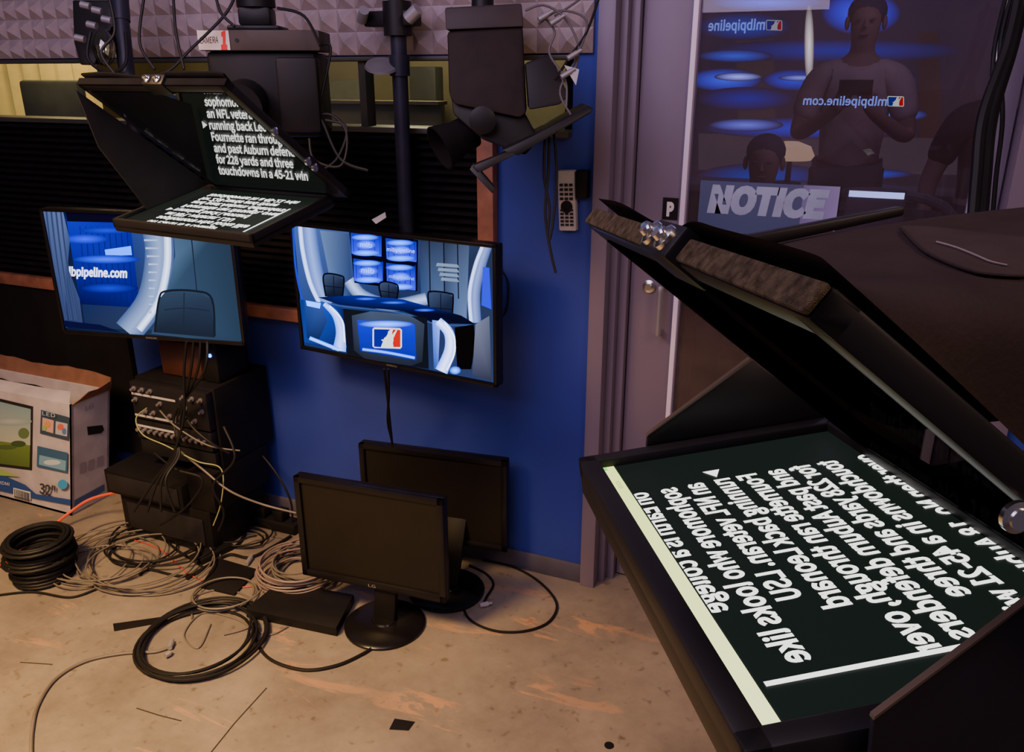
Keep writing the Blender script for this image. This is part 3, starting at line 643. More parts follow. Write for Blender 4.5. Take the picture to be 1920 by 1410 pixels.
def draw_left(C,W,H,bz):
    C.poly([(0,0),(W,0),(W,H),(0,H)],[(0.03,0.06,0.15),(0.11,0.17,0.25),(0.09,0.14,0.22),(0.03,0.05,0.15)])
    C.pp([(130,392),(325,392),(330,620),(160,615)],[(0.02,0.03,0.35),(0.16,0.25,0.55),(0.12,0.17,0.26),(0.07,0.11,0.22)])
    C.pp([(122,395),(242,397),(262,577),(150,570)],[(0.0,0.03,0.75),(0.0,0.02,0.6),(0.0,0.01,0.34),(0.0,0.005,0.2)])
    C.pp([(122,395),(242,397),(244,418),(126,415)],(0.005,0.01,0.08))
    for k in range(9): C.band([(150+k*11,425),(162+k*11,568)],1.2,(0.0,0.01,0.3))
    C.pp([(197,468),(246,461),(248,478),(199,480)],(0.12,0.6,2.0)); C.ell((160,448),42,9,(0.0,0.14,1.4),edge=(0,0.02,0.65)); C.ell((200,486),62,8,(0.08,0.25,1.5),edge=(0,0.02,0.6)); C.ell((205,540),55,10,(0.0,0.08,0.9),edge=(0,0.01,0.32)); C.ell((200,432),50,6,(0.0,0.08,1.0),edge=(0,0.02,0.6))
    C.textpx('mlbpipeline.com',(116,516),(239,520),15,(1.2,1.25,1.6),0.018)
    C.pp([(76,392),(118,392),(132,450),(128,500),(150,560),(156,606),(120,616)],[(0.22,0.28,0.47),(0.28,0.35,0.57),(0.16,0.22,0.4),(0.14,0.19,0.36),(0.16,0.21,0.38),(0.14,0.18,0.32),(0.08,0.11,0.25)])
    for k in range(4): C.band([(88+k*9,396),(98+k*9,480),(116+k*9,600)],4,(0.10,0.13,0.26),(0.20,0.25,0.43))
    C.band([(285,392),(300,470),(285,560),(240,622)],54,(0.50,0.62,0.9),(0.2,0.28,0.5))
    C.band([(315,440),(314,500),(298,565),(262,618)],14,(1.25,1.35,1.6),(0.6,0.75,1.1))
    for k in range(12): C.band([(272+k*1.5-abs(k-5)*1.2,420+k*15),(300-abs(k-4)*2,420+k*15)],4,(0.8,0.9,1.2),(0.4,0.5,0.8))
    C.pp([(325,392),(432,392),(452,645),(285,625),(312,560),(330,480)],[(0.18,0.26,0.36),(0.08,0.13,0.19),(0.10,0.16,0.24),(0.13,0.2,0.30),(0.14,0.22,0.33),(0.21,0.31,0.44)])
    C.band([(360,440),(372,560)],2.5,(0.01,0.02,0.04),(0.12,0.18,0.27)); C.band([(352,400),(372,445)],8,(0.22,0.34,0.47),(0.15,0.22,0.32))
    C.pp([(300,560),(312,546),(370,545),(398,560),(404,632),(290,622)],[(0.11,0.16,0.24),(0.12,0.18,0.26),(0.12,0.18,0.26),(0.10,0.14,0.22),(0.06,0.09,0.14),(0.06,0.09,0.14)]); C.band([(292,622),(300,560),(314,545),(368,545),(399,560),(404,630)],4,(0.05,0.07,0.11))
    C.band([(310,580),(350,577),(395,582)],2,(0.07,0.10,0.15)); C.band([(347,548),(346,620)],2,(0.07,0.10,0.15))
    C.pp([(120,600),(190,608),(230,622),(124,612)],(0.0,0.02,0.15))
TL=P(73,390,3.285)
dirw=(RT*0.81-FH*0.168).normalized(); TR=TL+dirw*0.832
tvl,ML,WL_=panel('television','flat television on a pole showing a blue lettered studio backdrop','television',TL,TR,0.52,0.013,0.05,draw_left,('SAMSUNG',0.05),group='hanging televisions')
def pole_part(parent,M,W,H,ztop,fx=0.47,m_=POLE):
    p=M@V((W*fx,H*0.5,-0.13)); b=B(); b.cyl((p.x,p.y,p.z-0.05),(p.x,p.y,ztop),0.028)
    fin(b,'pole',m_,parent)
    b=B(M); b.box(W*(fx-.09),W*(fx+.09),H*0.3,H*0.7,-0.1,-0.07,0.004); b.box(W*(fx-.03),W*(fx+.03),H*0.4,H*0.6,-0.15,-0.09,0.004); fin(b,'wall_bracket',BLACKM,parent)
pole_part(tvr,MR,WR,0.52,3.3,0.50)
pb=MR@V((WR*0.50,0.26,-0.13))
def at_pole(v): 
    q=isect(712,v,pb,FH); return V((pb.x,pb.y,q.z))
cl=root('pipe_clamp','dark metal pipe clamp holding small fittings on the ceiling pole','clamp',at_pole(60))
c=at_pole(38); fin(B().cyl(c+V((0,0,-0.05)),c+V((0,0,0.06)),0.05).box(c.x-0.12,c.x+0.08,c.y-0.03,c.y+0.03,c.z-0.02,c.z+0.03,0.006),'clamp_body',BLACKM,cl)
fin(B().cyl(c+V((0.07,-0.05,0.0)),c+V((0.11,-0.05,0.03)),0.022),'wing_bolt',ALU,cl)
fin(B().cyl(c+V((-0.12,-0.04,0.0)),c+V((-0.09,-0.07,0.03)),0.018),'wing_bolt',ALU,cl)
c=at_pole(120); fin(B().lathe(c+V((-0.055,-0.03,-0.02)),[(0.01,0),(0.060,0.012),(0.056,0.02),(0.01,0.03)],V((0.2,-0.35,0.8))),'reflector_dish',mat('dull_dish',(0.16,0.15,0.16),0.5),cl)
fin(B().cyl(c+V((0,0,-0.04)),c+V((0,0,0.03)),0.036),'collar',POLE,cl)
pole_part(tvl,ML,WL_,0.52,3.3,0.47,BLACK)
fin(B().prism([P(697,412,3.0),P(722,398,3.0),P(724,408,3.0),P(705,420,3.0)],FH*0.01),'paper_tag',mat('white_paper',(0.5,0.5,0.6),0.6),label='small pale tag on the pole above the television',cat='tag')
def monitor(label,TL,TR,H,base,brand=None):
    r,M,W=panel('computer_monitor',label,'monitor',TL,TR,H,0.024,0.045,None,brand,group='monitors standing on the floor')
    n=M.col[2].to_3d(); ux=M.col[0].to_3d()
    cc=V((base.x,base.y,0))
    b=B(); b.lathe(cc+V((0,0,0.002)),[(0.155,0),(0.155,0.008),(0.145,0.016),(0.05,0.024),(0.045,0.03)],seg=40); fin(b,'base',mat('gloss_base',(0.007,0.006,0.007),0.25,spec=0.35),r)
    lx=(M.inverted()@cc).x; tp=M@V((lx,H*0.5,-0.055))
    b=B(); w_=0.045
    p=[cc-ux*w_-n*0.02,cc+ux*w_-n*0.02,cc+ux*w_+n*0.01,cc-ux*w_+n*0.01]; q=[tp-ux*w_-n*0.03,tp+ux*w_-n*0.03,tp+ux*w_,tp-ux*w_]
    vs=[V((a.x,a.y,0.02)) for a in p]+q
    b.raw(vs,[(0,3,2,1),(4,5,6,7)]+[(i,(i+1)%4,4+(i+1)%4,4+i) for i in range(4)],0.006); fin(b,'neck',BLACK,r)
    return r
monitor('black computer monitor with dark screen on a round stand',P(550,893,3.10),P(830,937,2.92),0.430,onZ(722,1172),('LG',0.03))
bq=onZ(838,1108)
monitor('black computer monitor standing behind a nearer one',P(672,828,3.44),P(950,868,3.28),0.415,bq)
# ================================================================ TELEPROMPTERS
LINES=['on Earth is a college','sophomore who looks like','an NFL veteran. LSU','running back Leonard','Fournette ran through, over','and past Auburn defenders','for 228 yards and three','touchdowns in a 45-21 win','over then No. 18 Auburn.']
SW,SH=0.4755,0.289
def prompter(name,label,M,h0,t0,near):
    r=root(name,label,'teleprompter',M@V((SW/2,SH/2,-0.05)),'studio teleprompters')
    b=B(M); e=0.022 if near else 0.012
    b.box(-e,SW+e,-e,SH+e,-0.045 if near else -0.03,-0.006,0.006)
    for (x0,x1,y0,y1) in ((-e,SW+e,-e,0),(-e,SW+e,SH,SH+e),(-e,0,-e,SH+e),(SW,SW+e,-e,SH+e)): b.box(x0,x1,y0,y1,-0.02,0.006,0.003)
    fin(b,'monitor_housing',BLACKM,r)
    C=Canvas(frame(M@V((0,0,-0.005)),M.col[0].to_3d(),M.col[1].to_3d(),M.col[2].to_3d()),0.00006)
    C.poly([(0,0),(SW,0),(SW,SH),(0,SH)],(0.004,0.0065,0.005))
    w=(1.0,1.0,0.94); OFF=0.014
    vs,fs,bb=textgeo(LINES[7],OFF); kx=0.330/(bb[1]-bb[0])
    for i,s in enumerate(LINES):
        if i==8 and not near: continue
        vs,fs,bb=textgeo(s,OFF)
        C.text(s,(0.083,0.0235+i*0.0313+0.0110+(0.012 if i==8 else 0)-(0.0020 if i==0 else 0)),(1,0),(0,-1),0.0215,w,(bb[1]-bb[0])*kx,OFF)
    t=0.0235+3*0.0313; C.poly([(0.058,t-0.010),(0.077,t),(0.058,t+0.010)],w)
    C.poly([(0,0),(SW,0),(SW,0.0165),(0,0.0165)],[(0.72,0.86,0.22),(0.88,0.9,0.40),(0.88,0.9,0.40),(0.72,0.86,0.22)]); C.poly([(0,0.0165),(SW,0.0165),(SW,0.0182),(0,0.0182)],(0.006,0.009,0.007))
    C.poly([(0.002,0.002),(0.010,0.002),(0.010,0.007),(0.002,0.007)],(0.1,0.6,0.1))
    C.text('4:23:09',(0.045,0.012),(1,0),(0,-1),0.005,(0.1,0.1,0.05),0.02)
    C.poly([(0.4245,0.022),(0.430,0.022),(0.430,0.196),(0.4245,0.196)],w)
    C.finish('screen',PROMPT,r,clip=(0.0,SW,0.0,SH))
    s0,s1=0.06,(0.552 if near else 0.545)
    dn=V((0,(SH+0.006)-t0,0.0-h0)); Lg=dn.length; dn.normalize()
    G=frame(V((s0,t0,h0)),V((1,0,0)),dn,V((1,0,0)).cross(dn)); MG=M@G
    W=s1-s0; sgn=1 if V((1,0,0)).cross(dn).z>0 else -1
    th_=0.020; a_,b_=(0,th_) if sgn>0 else (-th_,0)
    b=B(MG); q=0.022
    for (x0,x1,y0,y1) in ((0,W,0,q),(0,W,Lg-q,Lg),(0,q,0,Lg),(W-q,W,0,Lg)): b.box(x0,x1,y0,y1,a_,b_,0.003)
    fin(b,'glass_frame',BLACKM,r)
    fin(B(MG).box(q,W-q,q,Lg-q,-0.0015,0.0015),'beam_splitter_glass',glass_mat('beam_splitter_'+('a' if near else 'b'),0.55 if not near else 0.0015,(0.6,0.6,0.6) if not near else (0.3,0.3,0.3)),r)
    for (xa_,xb_) in ((0.0,0.235),(0.30,W)):
        b=B(MG); b.box(xa_,xb_,-0.005,0,a_+0.001,b_-0.001,0.002); fin(b,'velcro_strip',VEL if near else FABB,r)
    b=B(MG); b.box(0.235,0.30,-0.012,0.03,a_-0.003,b_+0.004,0.003); fin(b,'hinge_block',BLACKM,r)
    mid=(a_+b_)/2
    for dx in (0.25,0.283):
        b=B(MG); b.lathe((dx,-0.012,mid),[(0.010,0),(0.010,0.004),(0.006,0.006),(0.005,0.010)],V((0,-1,0)),20)
        b.tube([(dx-0.007,-0.015,mid-0.003),(dx-0.008,-0.020,mid),(dx,-0.022,mid+0.003),(dx+0.008,-0.020,mid),(dx+0.007,-0.015,mid-0.003)],0.0018,6,3)
        fin(b,'thumb_screw',CHROME,r)
    if near:
        zz=0.010
        b=B(M); b.raw([(0.318,t0+0.01,h0-0.006),(0.330,t0+0.01,h0-0.006),(0.330,t0+0.01,h0+0.005),(0.318,t0+0.01,h0+0.005),(0.318,t0+0.185,h0-0.004+zz),(0.330,t0+0.185,h0-0.004+zz),(0.330,t0+0.185,h0+0.003+zz),(0.318,t0+0.185,h0+0.003+zz)],[(0,3,2,1),(4,5,6,7),(0,1,5,4),(1,2,6,5),(2,3,7,6),(3,0,4,7)],0.002)
        fin(b,'support_arm',BLACKM,r)
    ts=[0.0,0.02,0.045,0.08,0.12,0.16,0.20,0.25,0.30,0.36,0.43,0.50,0.57,0.64] if near else [0.0,0.05,0.10,0.16,0.22]
    vs=[];fs=[];nS=0
    for t in ts:
        g=max(h0-(t)*(h0/(SH-t0)),0.0)+0.026
        if near: top=h0-0.006+0.012*math.sin(min(1,t/0.12)*math.pi/2)-0.05*max(0,t-0.20)
        else: top=max(h0-0.75*t,g+0.004)
        top=max(top,g+0.002); k=min(1,t/0.14)
        s_lo=s0+0.01+t*0.12; s_hi=s1-0.006-t*(0.06 if near else 0.30)
        raw=[(s_lo,g),(s_lo+0.02,g+(top-g)*0.40),(s_lo+0.10,g+(top-g)*0.78),(0.30,top-0.010),(0.36,top),(s_hi-0.14,top-0.002*k),(s_hi-0.085,top-0.010*k),(s_hi-0.040,g+(top-g)*(1-0.20*k)),(s_hi-0.010,g+(top-g)*0.60),(s_hi,g)]
        cc=catmull([V((p[0],p[1],0)) for p in raw],4); nS=len(cc)
        for j,p in enumerate(cc):
            f=j/(len(cc)-1); amp=0.0055*k if near else 0
            d=math.sin(f*14+t*15)*0.6+math.sin(f*27-t*26)*0.4
            d2=0 if f<0.45 else 1
            vs.append((p.x+amp*d*0.8*(1 if f>0.75 else 0),t0+0.012+t,p.y+amp*d*d2*(0.7 if f<0.8 else 0.3)))
    for i in range(len(ts)-1):
        for j in range(nS-1): fs.append((i*nS+j,i*nS+j+1,(i+1)*nS+j+1,(i+1)*nS+j))
    fs.append(tuple(range((len(ts)-1)*nS,len(ts)*nS)))
    o=fin(B(M).raw(vs,fs),'fabric_hood',FAB if near else FABB,r)
    if near:
        at=o.data.attributes.get('sharp_edge')
        if at: o.data.attributes.remove(at)
    sd=o.modifiers.new('s','SUBSURF'); sd.levels=2; sd.render_levels=2
    if not near:
        so=o.modifiers.new('t','SOLIDIFY'); so.thickness=0.003
    return r,M,MG,W,Lg,o
a=cv(-0.1246,0.2653,0.956).normalized(); bq=cv(0.985,0.152,0.086)
tx=-a; dy=(bq-tx*bq.dot(tx)).normalized(); nn=tx.cross(dy)
O1=CAM+cv((1125-960)/F,(705-872)/F,1.0)
M1=frame(O1,tx,dy,nn)
near,_,MG1,W1,L1,hood=prompter('teleprompter','black teleprompter with fabric hood, its flat monitor showing reversed script',M1,0.295,0.0,True)
def nplane(u,v,s): 
    q=isect(u,v,M1@V((s,0,0)),tx); return M1.inverted()@q
PV=mat('plate_dark_violet',(0.013,0.011,0.017),0.55,spec=0.2)
EDG=mat('worn_edge',(0.075,0.052,0.035),0.4)
b=B(M1); pts=[nplane(u,v,-0.03) for u,v in ((1210,836),(1212,815),(1402,672),(1500,740),(1580,800),(1560,812))]; b.prism(pts,(0.006,0,0),0.001); fin(b,'side_plate',BLACKM,near)
b=B(M1); pts=[nplane(u,v,-0.03) for u,v in ((1210,815),(1212,811),(1402,669),(1406,672))]; b.prism(pts,(0.008,0,0)); fin(b,'side_plate_edge',EDG,near,label='worn brown plate edge')
b=B(M1); pts=[nplane(u,v,0.505) for u,v in ((1632,1338),(1828,1192),(1925,1118),(2080,1010),(2400,1100),(2300,1600),(1600,1600),(1625,1420))]; b.prism(pts,(0.004,0,0),0.0005); fin(b,'side_plate',PV,near)
b=B(M1); pts=[nplane(u,v,0.5045) for u,v in ((1630,1341),(1632,1334),(1828,1187),(1925,1113),(1925,1118),(1828,1192))]; b.prism(pts,(0.005,0,0)); fin(b,'side_plate_edge',EDG,near,label='worn brown plate edge')
b=B(M1); b.box(-0.01,SW,SH+0.006,SH+0.012,0.006,0.012,0.001); fin(b,'edge_strip',EDG,near,label='worn tan edge strip')
b=B(M1); q=nplane(1902,967,0.553); b.lathe((0.553,q.y,q.z),[(0.009,0),(0.009,0.003),(0.006,0.004),(0.006,0.006),(0.003,0.006)],V((1,0,0)),24); fin(b,'chrome_screw',CHROME,near)
# sewn flap lying on the cloth: draped onto the hood surface
bpy.context.view_layer.update(); dg=bpy.context.evaluated_depsgraph_get()
tree=BVHTree.FromObject(hood,dg); horg=WL[near]
def drape(u,v,lift=0.0016):
    o_=CAM*SC-horg; d=ray(u,v).normalized(); loc,nrm,i,dist=tree.ray_cast(o_,d)
    if loc is None: return None
    if nrm.dot(d)>0: nrm=-nrm
    return (loc+horg+nrm*lift)/SC
up_=catmull([V((x,y,0)) for x,y in ((1690,428),(1745,430),(1830,440),(1915,450),(1990,462))],5)
lo_=catmull([V((x,y,0)) for x,y in ((1692,436),(1735,478),(1830,517),(1915,524),(1990,528))],5)
vs=[];ids={};fs=[];R_=8
for i in range(len(up_)):
    for j in range(R_+1):
        p=up_[i].lerp(lo_[i],j/R_); q=drape(p.x,p.y)
        if q is not None: ids[(i,j)]=len(vs); vs.append(q)
for i in range(len(up_)-1):
    for j in range(R_):
        k4=[(i,j),(i+1,j),(i+1,j+1),(i,j+1)]
        if all(k in ids for k in k4):
            pv=[vs[ids[k]] for k in k4]
            if max((pv[a_]-pv[(a_+1)%4]).length for a_ in range(4))<0.06: fs.append(tuple(ids[k] for k in k4))
if fs: fin(B().raw(vs,fs),'hood_flap',mat('flap_fabric',(0.044,0.032,0.030),0.9,0,0.15,30,0.2,spec=0.05),near,label='stitched cloth flap')
sp=[drape(u,v,0.0024) for u,v in ((1755,462),(1790,472),(1825,486),(1855,499),(1885,506))]; sp=[p for p in sp if p is not None]
if len(sp)>2: fin(B().tube(sp,0.0006,6,4),'hood_stitch',mat('seam_thread',(0.22,0.18,0.16),0.8),near)
sp=[drape(u,v,0.0016) for u,v in ((1692,436),(1712,458),(1735,478),(1780,500),(1830,517),(1870,522),(1915,524))]; sp=[p for p in sp if p is not None]
if len(sp)>2: fin(B().tube(sp,0.0011,6,4),'flap_hem',FAB,near)
b=B(M1); b.box(0.17,0.50,0.67,1.1,-0.02,0.25,0.02); fin(b,'camera_body',BLACK,near)
b=B(M1); b.box(0.1,0.4,0.3,0.7,-0.10,-0.02,0.01); b.cyl((0.25,0.5,-0.1),(0.25,0.5,-0.35),0.04); fin(b,'mounting_head',BLACKM,near)
bs=M1@V((0.25,0.5,-0.35)); b=B(); b.cyl((bs.x,bs.y,0.25),bs,0.035); fin(b,'stand_column',BLACKM,near)
for i in range(3):
    t=i*2.094+0.4; b=B(); b.tube([(bs.x,bs.y,0.75),(bs.x+0.4*math.cos(t),bs.y+0.4*math.sin(t),0.02)],0.02,8,1); fin(b,'stand_leg',BLACKM,near)
def cam_h(r_,f_,u_): return RT*r_+FH*f_+UPZ*u_
th=math.radians(28); tau=math.radians(11)
x2=cam_h(math.cos(th),-math.sin(th),0); y2=cam_h(math.sin(th)*math.cos(tau),math.cos(th)*math.cos(tau),math.sin(tau)); z2=x2.cross(y2)
M2=frame(P(222,412,2.2),x2,y2,z2)
far,_,MG2,W2,L2,_h=prompter('teleprompter','black teleprompter on the camera rig, its glass reflecting white script text',M2,0.35,-0.03,False)
b=B(M2); b.prism([(0.045,-0.03,0.34),(0.045,0.285,0.012),(0.045,0.06,0.012),(0.045,-0.02,0.20)],(0.004,0,0)); fin(b,'side_wing',mat('wing_fabric',(0.022,0.019,0.020),0.9,spec=0.1),far)
b=B(M2); b.box(0.04,0.42,0.34,0.40,-0.03,0.02,0.004); fin(b,'rail',BLACKM,far)
for k in (0.35,0.62,0.68): 
    b=B(MG2); b.lathe((W2-0.003,L2*k,0),[(0.010,0),(0.010,0.006),(0.005,0.008)],V((1,0,0)),16); fin(b,'frame_screw',CHROME,far)
cm=root('studio_camera','black studio camera with grey labelled plate hung from the ceiling','camera',P(480,200,2.6))
D1=2.55; c1=P(375,95,D1); e1=P(600,93,D1+0.02)
cx=V((e1.x-c1.x,e1.y-c1.y,0)); Wp=cx.length; cx.normalize(); cy=UPZ.cross(cx)
M3=frame(c1,cx,cy,UPZ)
b=B(M3); b.box(0,Wp,0,0.24,0,0.060,0.004); fin(b,'top_plate',mat('plate_grey',(0.085,0.065,0.055),0.55,spec=0.2),cm)
b=B(M3); b.box(-0.002,0.093,-0.003,0.001,0.002,0.058); fin(b,'label_tape',mat('white_tape',(0.78,0.68,0.60),0.7),cm,label='white tape label')
b=B(M3); b.text('CAMERA',(0.003,-0.0042,0.020),(1,0,0.05),(0.05,0,1),0.018,0.056,0.0); fin(b,'label_handwriting',mat('ink_brown',(0.05,0.015,0.015),0.7),cm,smooth=False)
b=B(M3); b.text('1',(0.066,-0.0045,0.008),(1,0,0),(0.1,0,1),0.044,0.018,0.03); fin(b,'label_number',mat('red_marker',(0.8,0.03,0.02),0.7),cm,smooth=False)
b=B(M3); b.cyl((0.115,-0.002,0.03),(0.115,0.002,0.03),0.006,seg=12); fin(b,'indicator_dot',DGREY,cm)
b=B(M3); b.box(0.01,Wp-0.02,0.02,0.30,-0.26,-0.002,0.014); fin(b,'camera_body',BLACK,cm)
b=B(M3); b.box(Wp-0.13,Wp-0.005,-0.06,0.02,-0.24,-0.02,0.01); b.cyl((0.12,0.02,-0.15),(0.12,-0.12,-0.17),0.07,0.08); fin(b,'lens_barrel',BLACK,cm)
b=B(M3); b.box(0.08,0.24,0.03,0.20,0.060,0.075,0.006); b.box(0.11,0.21,0.06,0.16,0.075,0.13,0.01); b.lathe((0.16,0.11,0.13),[(0.06,0),(0.06,0.03),(0.045,0.04),(0.035,0.06),(0.035,0.9)],V((0,0,1)))
fin(b,'hanging_mount',BLACKM,cm)
# ---- second camera rig
rg=root('studio_camera','dark brown bodied studio camera rig hung beside the door','camera',P(915,230,2.5))
def slab(pts,d,vec,bev=0.004): 
    return B().prism([P(u,v,d) for u,v in pts],vec,bev)
CASE=mat('dark_brown_case',(0.026,0.018,0.017),0.7,0,0.15,20,0.2,spec=0.15)
fin(slab([(838,58),(980,48),(988,212),(975,222),(852,196),(842,180)],2.45,FH*0.32,0.012),'camera_body',CASE,rg)
fin(slab([(834,14),(978,6),(982,50),(836,56)],2.44,FH*0.30,0.006),'top_plate',mat('warm_grey_plate',(0.05,0.038,0.037),0.5,spec=0.2),rg)
fin(slab([(846,180),(985,215),(1010,262),(985,292),(905,262),(850,215)],2.47,FH*0.22,0.008),'lens_hood',BLACK,rg)
fin(slab([(985,118),(1032,100),(1066,180),(1050,196),(992,206)],2.42,FH*0.18,0.006),'battery_pack',mat('pack_grey',(0.018,0.016,0.018),0.5,spec=0.2),rg)
fin(slab([(940,282),(1000,255),(1104,198),(1112,204),(1108,212),(1010,268),(972,292)],2.38,FH*0.25,0.003),'folding_arm',BLACKM,rg)
fin(slab([(882,312),(960,280),(966,290),(895,326)],2.38,FH*0.05,0.003),'bracket',BLACKM,rg)
fin(slab([(888,306),(928,352),(924,364),(880,318)],2.38,FH*0.04,0.003),'bracket',BLACKM,rg)
b=B(); b.lathe(P(905,225,2.44),[(0.04,0),(0.04,0.02),(0.025,0.025)],-FH,24); fin(b,'tilt_knob',BLACKM,rg)
b=B(); b.lathe(P(885,245,2.55),[(0.05,0),(0.055,0.06),(0.07,0.12),(0.065,0.12),(0.045,0.06)],(-RT*0.8-UPZ*0.4-FH*.4),28); fin(b,'lens_barrel',FABB,rg)
b=B(); b.cyl(P(905,20,2.6),P(905,-200,2.6),0.035); fin(b,'hanging_pole',BLACKM,rg)
for (u,v) in ((1018,32),(1072,105),(1060,140),(1040,40)):
    b=B(); b.cyl(P(u-8,v+5,2.4),P(u+10,v-6,2.4),0.008); b.cyl(P(u+10,v-6,2.4),P(u+18,v-11,2.4),0.006); fin(b,'metal_connector',ALU,rg)
def cablepx(name,label,pts,d,r,m,parent=None,cat='cable'):
    w=[P(p[0],p[1],p[2] if len(p)>2 else d) for p in pts]
    return fin(B().tube(w,r,7,7),name,m,parent,label=None if parent else label,cat=None if parent else cat)
CG=mat('cable_dim_grey',(0.10,0.085,0.085),0.5)
for pts in (((1018,30),(1040,60),(1030,100),(1060,150),(1062,200)),((1010,45),(1050,20),(1100,40),(1080,110),(1050,170),(1070,215)),((985,20),(1020,10),(1060,35),(1085,90),(1075,140)),((1040,30),(1085,0),(1110,-30))):
    cablepx('signal_cable','',pts,2.42,0.0035,CG,rg)
cablepx('signal_cable','',((1125,-10),(1100,60),(1070,105),(1040,150)),2.42,0.004,RUB,rg)
fin(slab([(1058,122),(1086,130),(1080,160),(1068,140)],2.40,FH*0.004,0),'paper_tag',WHITEP,rg)
for k,pts in enumerate((((1030,245),(1028,320),(1022,400),(1032,470),(1042,512)),((1038,245),(1044,330),(1036,420),(1030,450)),((1022,255),(1020,330),(1030,390),(1026,440)))):
    cablepx('hanging_cable','black cable hanging loosely from the camera rig',pts,2.5,0.0045,RUB,rg)
rl=root('clamp_lamp','metal clamp with glass bulb fitting and poles under the ceiling','lamp',P(190,120,3.0))
for (p,q,r_) in (((228,38),(240,148),0.026),((222,-40),(228,40),0.03)): fin(B().cyl(P(*p,3.0),P(*q,3.0),r_),'pole',POLE,rl)
fin(slab([(135,0),(205,0),(213,50),(190,80),(180,120),(150,122),(138,80)],3.02,FH*0.08,0.006),'clamp_body',BLACKM,rl)
b=B(); b.lathe(P(196,122,2.95),[(0.016,0),(0.03,0.02),(0.04,0.06),(0.032,0.10),(0.018,0.12)],UP,20); fin(b,'bulb',glass_mat('bulb_glass',0.25,(0.6,0.6,0.4)),rl)
for (u,v) in ((160,8),(182,18),(172,45),(150,70),(200,35)):
    b=B(); b.cyl(P(u-8,v,2.95),P(u+9,v+4,2.95),0.012); fin(b,'metal_fitting',ALU,rl)
b=B(); b.tube([P(170,60,2.95),P(165,110,2.95),P(200,135,2.95),P(235,120,2.95),P(235,60,2.95)],0.006,7,6); fin(b,'lamp_cable',RUB,rl)
for pts in (((270,-5),(262,80),(290,130)),((325,-5),(330,60),(345,130)),((405,-5),(415,25),(440,50)),((440,-5),(420,30),(360,90),(300,140),(180,150)),((600,85),(570,30),(520,15)),((205,-5),(215,60),(190,100),(225,150))):
    cablepx('black_cable','thin black cable hanging from the ceiling',pts,2.5,0.0045,RUB)
for pts in (((590,90),(620,90),(600,200),(610,240),(640,300),(690,320)),((575,220),(620,215),(650,250),(640,310),(590,300),(580,260)),((580,330),(630,300),(650,240),(610,225))):
    cablepx('looped_cable','black cable looped behind the camera rig',pts,2.6,0.0045,RUB,cm)
for k,(x0,x1) in enumerate(((1912,1830),(1925,1850),(1900,1868),(1890,1845))):
    cablepx('black_cable','thick black cable running down beside the door',((x0,-20),(x0-25,90),(x1+12,220),(x1,330),(x1-10,440),(x1-25,560)),2.05+0.05*k,0.013 if k<2 else 0.006,RUB)
# ================================================================ TV BOX (slightly racked open carton)
bx=root('cardboard_box','open printed television box with torn brown flaps on the floor','box',(-2.87,-0.33,0))
X0,X1,Y0,Y1,ZT=-3.3,-2.44,-0.43,-0.215,0.60
SHR=0.24
Sh=Matrix.Identity(4); Sh[0][2]=SHR
CB=mat('box_white_board',(0.52,0.47,0.52),0.7); CBR=mat('box_brown_board',(0.22,0.10,0.065),0.8,0,0.2,20)
b=B(Sh); b.box(X0,X1,Y0,Y0+0.012,0,ZT); b.box(X0,X1,Y1-0.012,Y1,0,ZT); b.box(X0,X0+0.012,Y0,Y1,0,ZT); b.box(X1-0.012,X1,Y0,Y1,0,ZT); b.box(X0,X1,Y0,Y1,0,0.012)
fin(b,'box_walls',CB,bx)
jag=[(X0+k*(X1-X0)/14,Y1+0.022,ZT+0.062+0.006*math.sin(k*0.8)+0.003*math.sin(k*2.3)) for k in range(14)]
b=B(Sh); b.prism([(X0,Y1,ZT),(X1,Y1,ZT),(X1-0.02,Y1+0.02,ZT+0.05)]+jag[::-1],(0,0.006,0)); fin(b,'box_flap',CBR,bx,label='torn brown cardboard flap')
b=B(Sh); b.prism([(X1,Y0,ZT),(X1,Y1,ZT),(X1+0.01,Y1-0.01,ZT+0.05),(X1+0.013,Y0+0.13,ZT+0.035),(X1+0.013,Y0+0.08,ZT+0.040),(X1+0.015,Y0+0.03,ZT+0.02)],(0.006,0,0)); fin(b,'box_flap',CBR,bx,label='torn brown cardboard flap')
jag=[(X0+k*(X1-0.1-X0)/10,Y0+0.07+0.008*math.sin(k*2.1),ZT+0.022) for k in range(11)]
b=B(Sh); b.prism([(X0,Y0,ZT),(X1-0.02,Y0,ZT)]+jag[::-1],(0,0.006,0.0)); fin(b,'box_flap',CB,bx,label='white printed cardboard flap')
C=Canvas(frame(V((X0,Y0-0.0015,0)),V((1,0,0)),V((SHR,0,1)),V((0,-1,0))),0.0004)
C.pp([(-200,700),(62,762),(60,882),(-200,850)],(0.015,0.015,0.015))
C.pp([(-200,705),(58,767),(57,835),(-200,800)],[(0.20,0.34,0.42),(0.24,0.38,0.45),(0.50,0.55,0.45),(0.35,0.45,0.4)])
C.ell((20,790),40,8,(0.5,0.55,0.55),edge=(0.28,0.40,0.42))
C.pp([(-200,800),(57,835),(56,876),(-200,845)],[(0.12,0.2,0.05),(0.16,0.26,0.05),(0.10,0.17,0.03),(0.06,0.12,0.03)])
C.ell((35,832),14,6,(0.05,0.1,0.03)); C.ell((45,812),10,10,(0.12,0.2,0.08)); C.ell((12,838),20,4,(0.08,0.14,0.04))
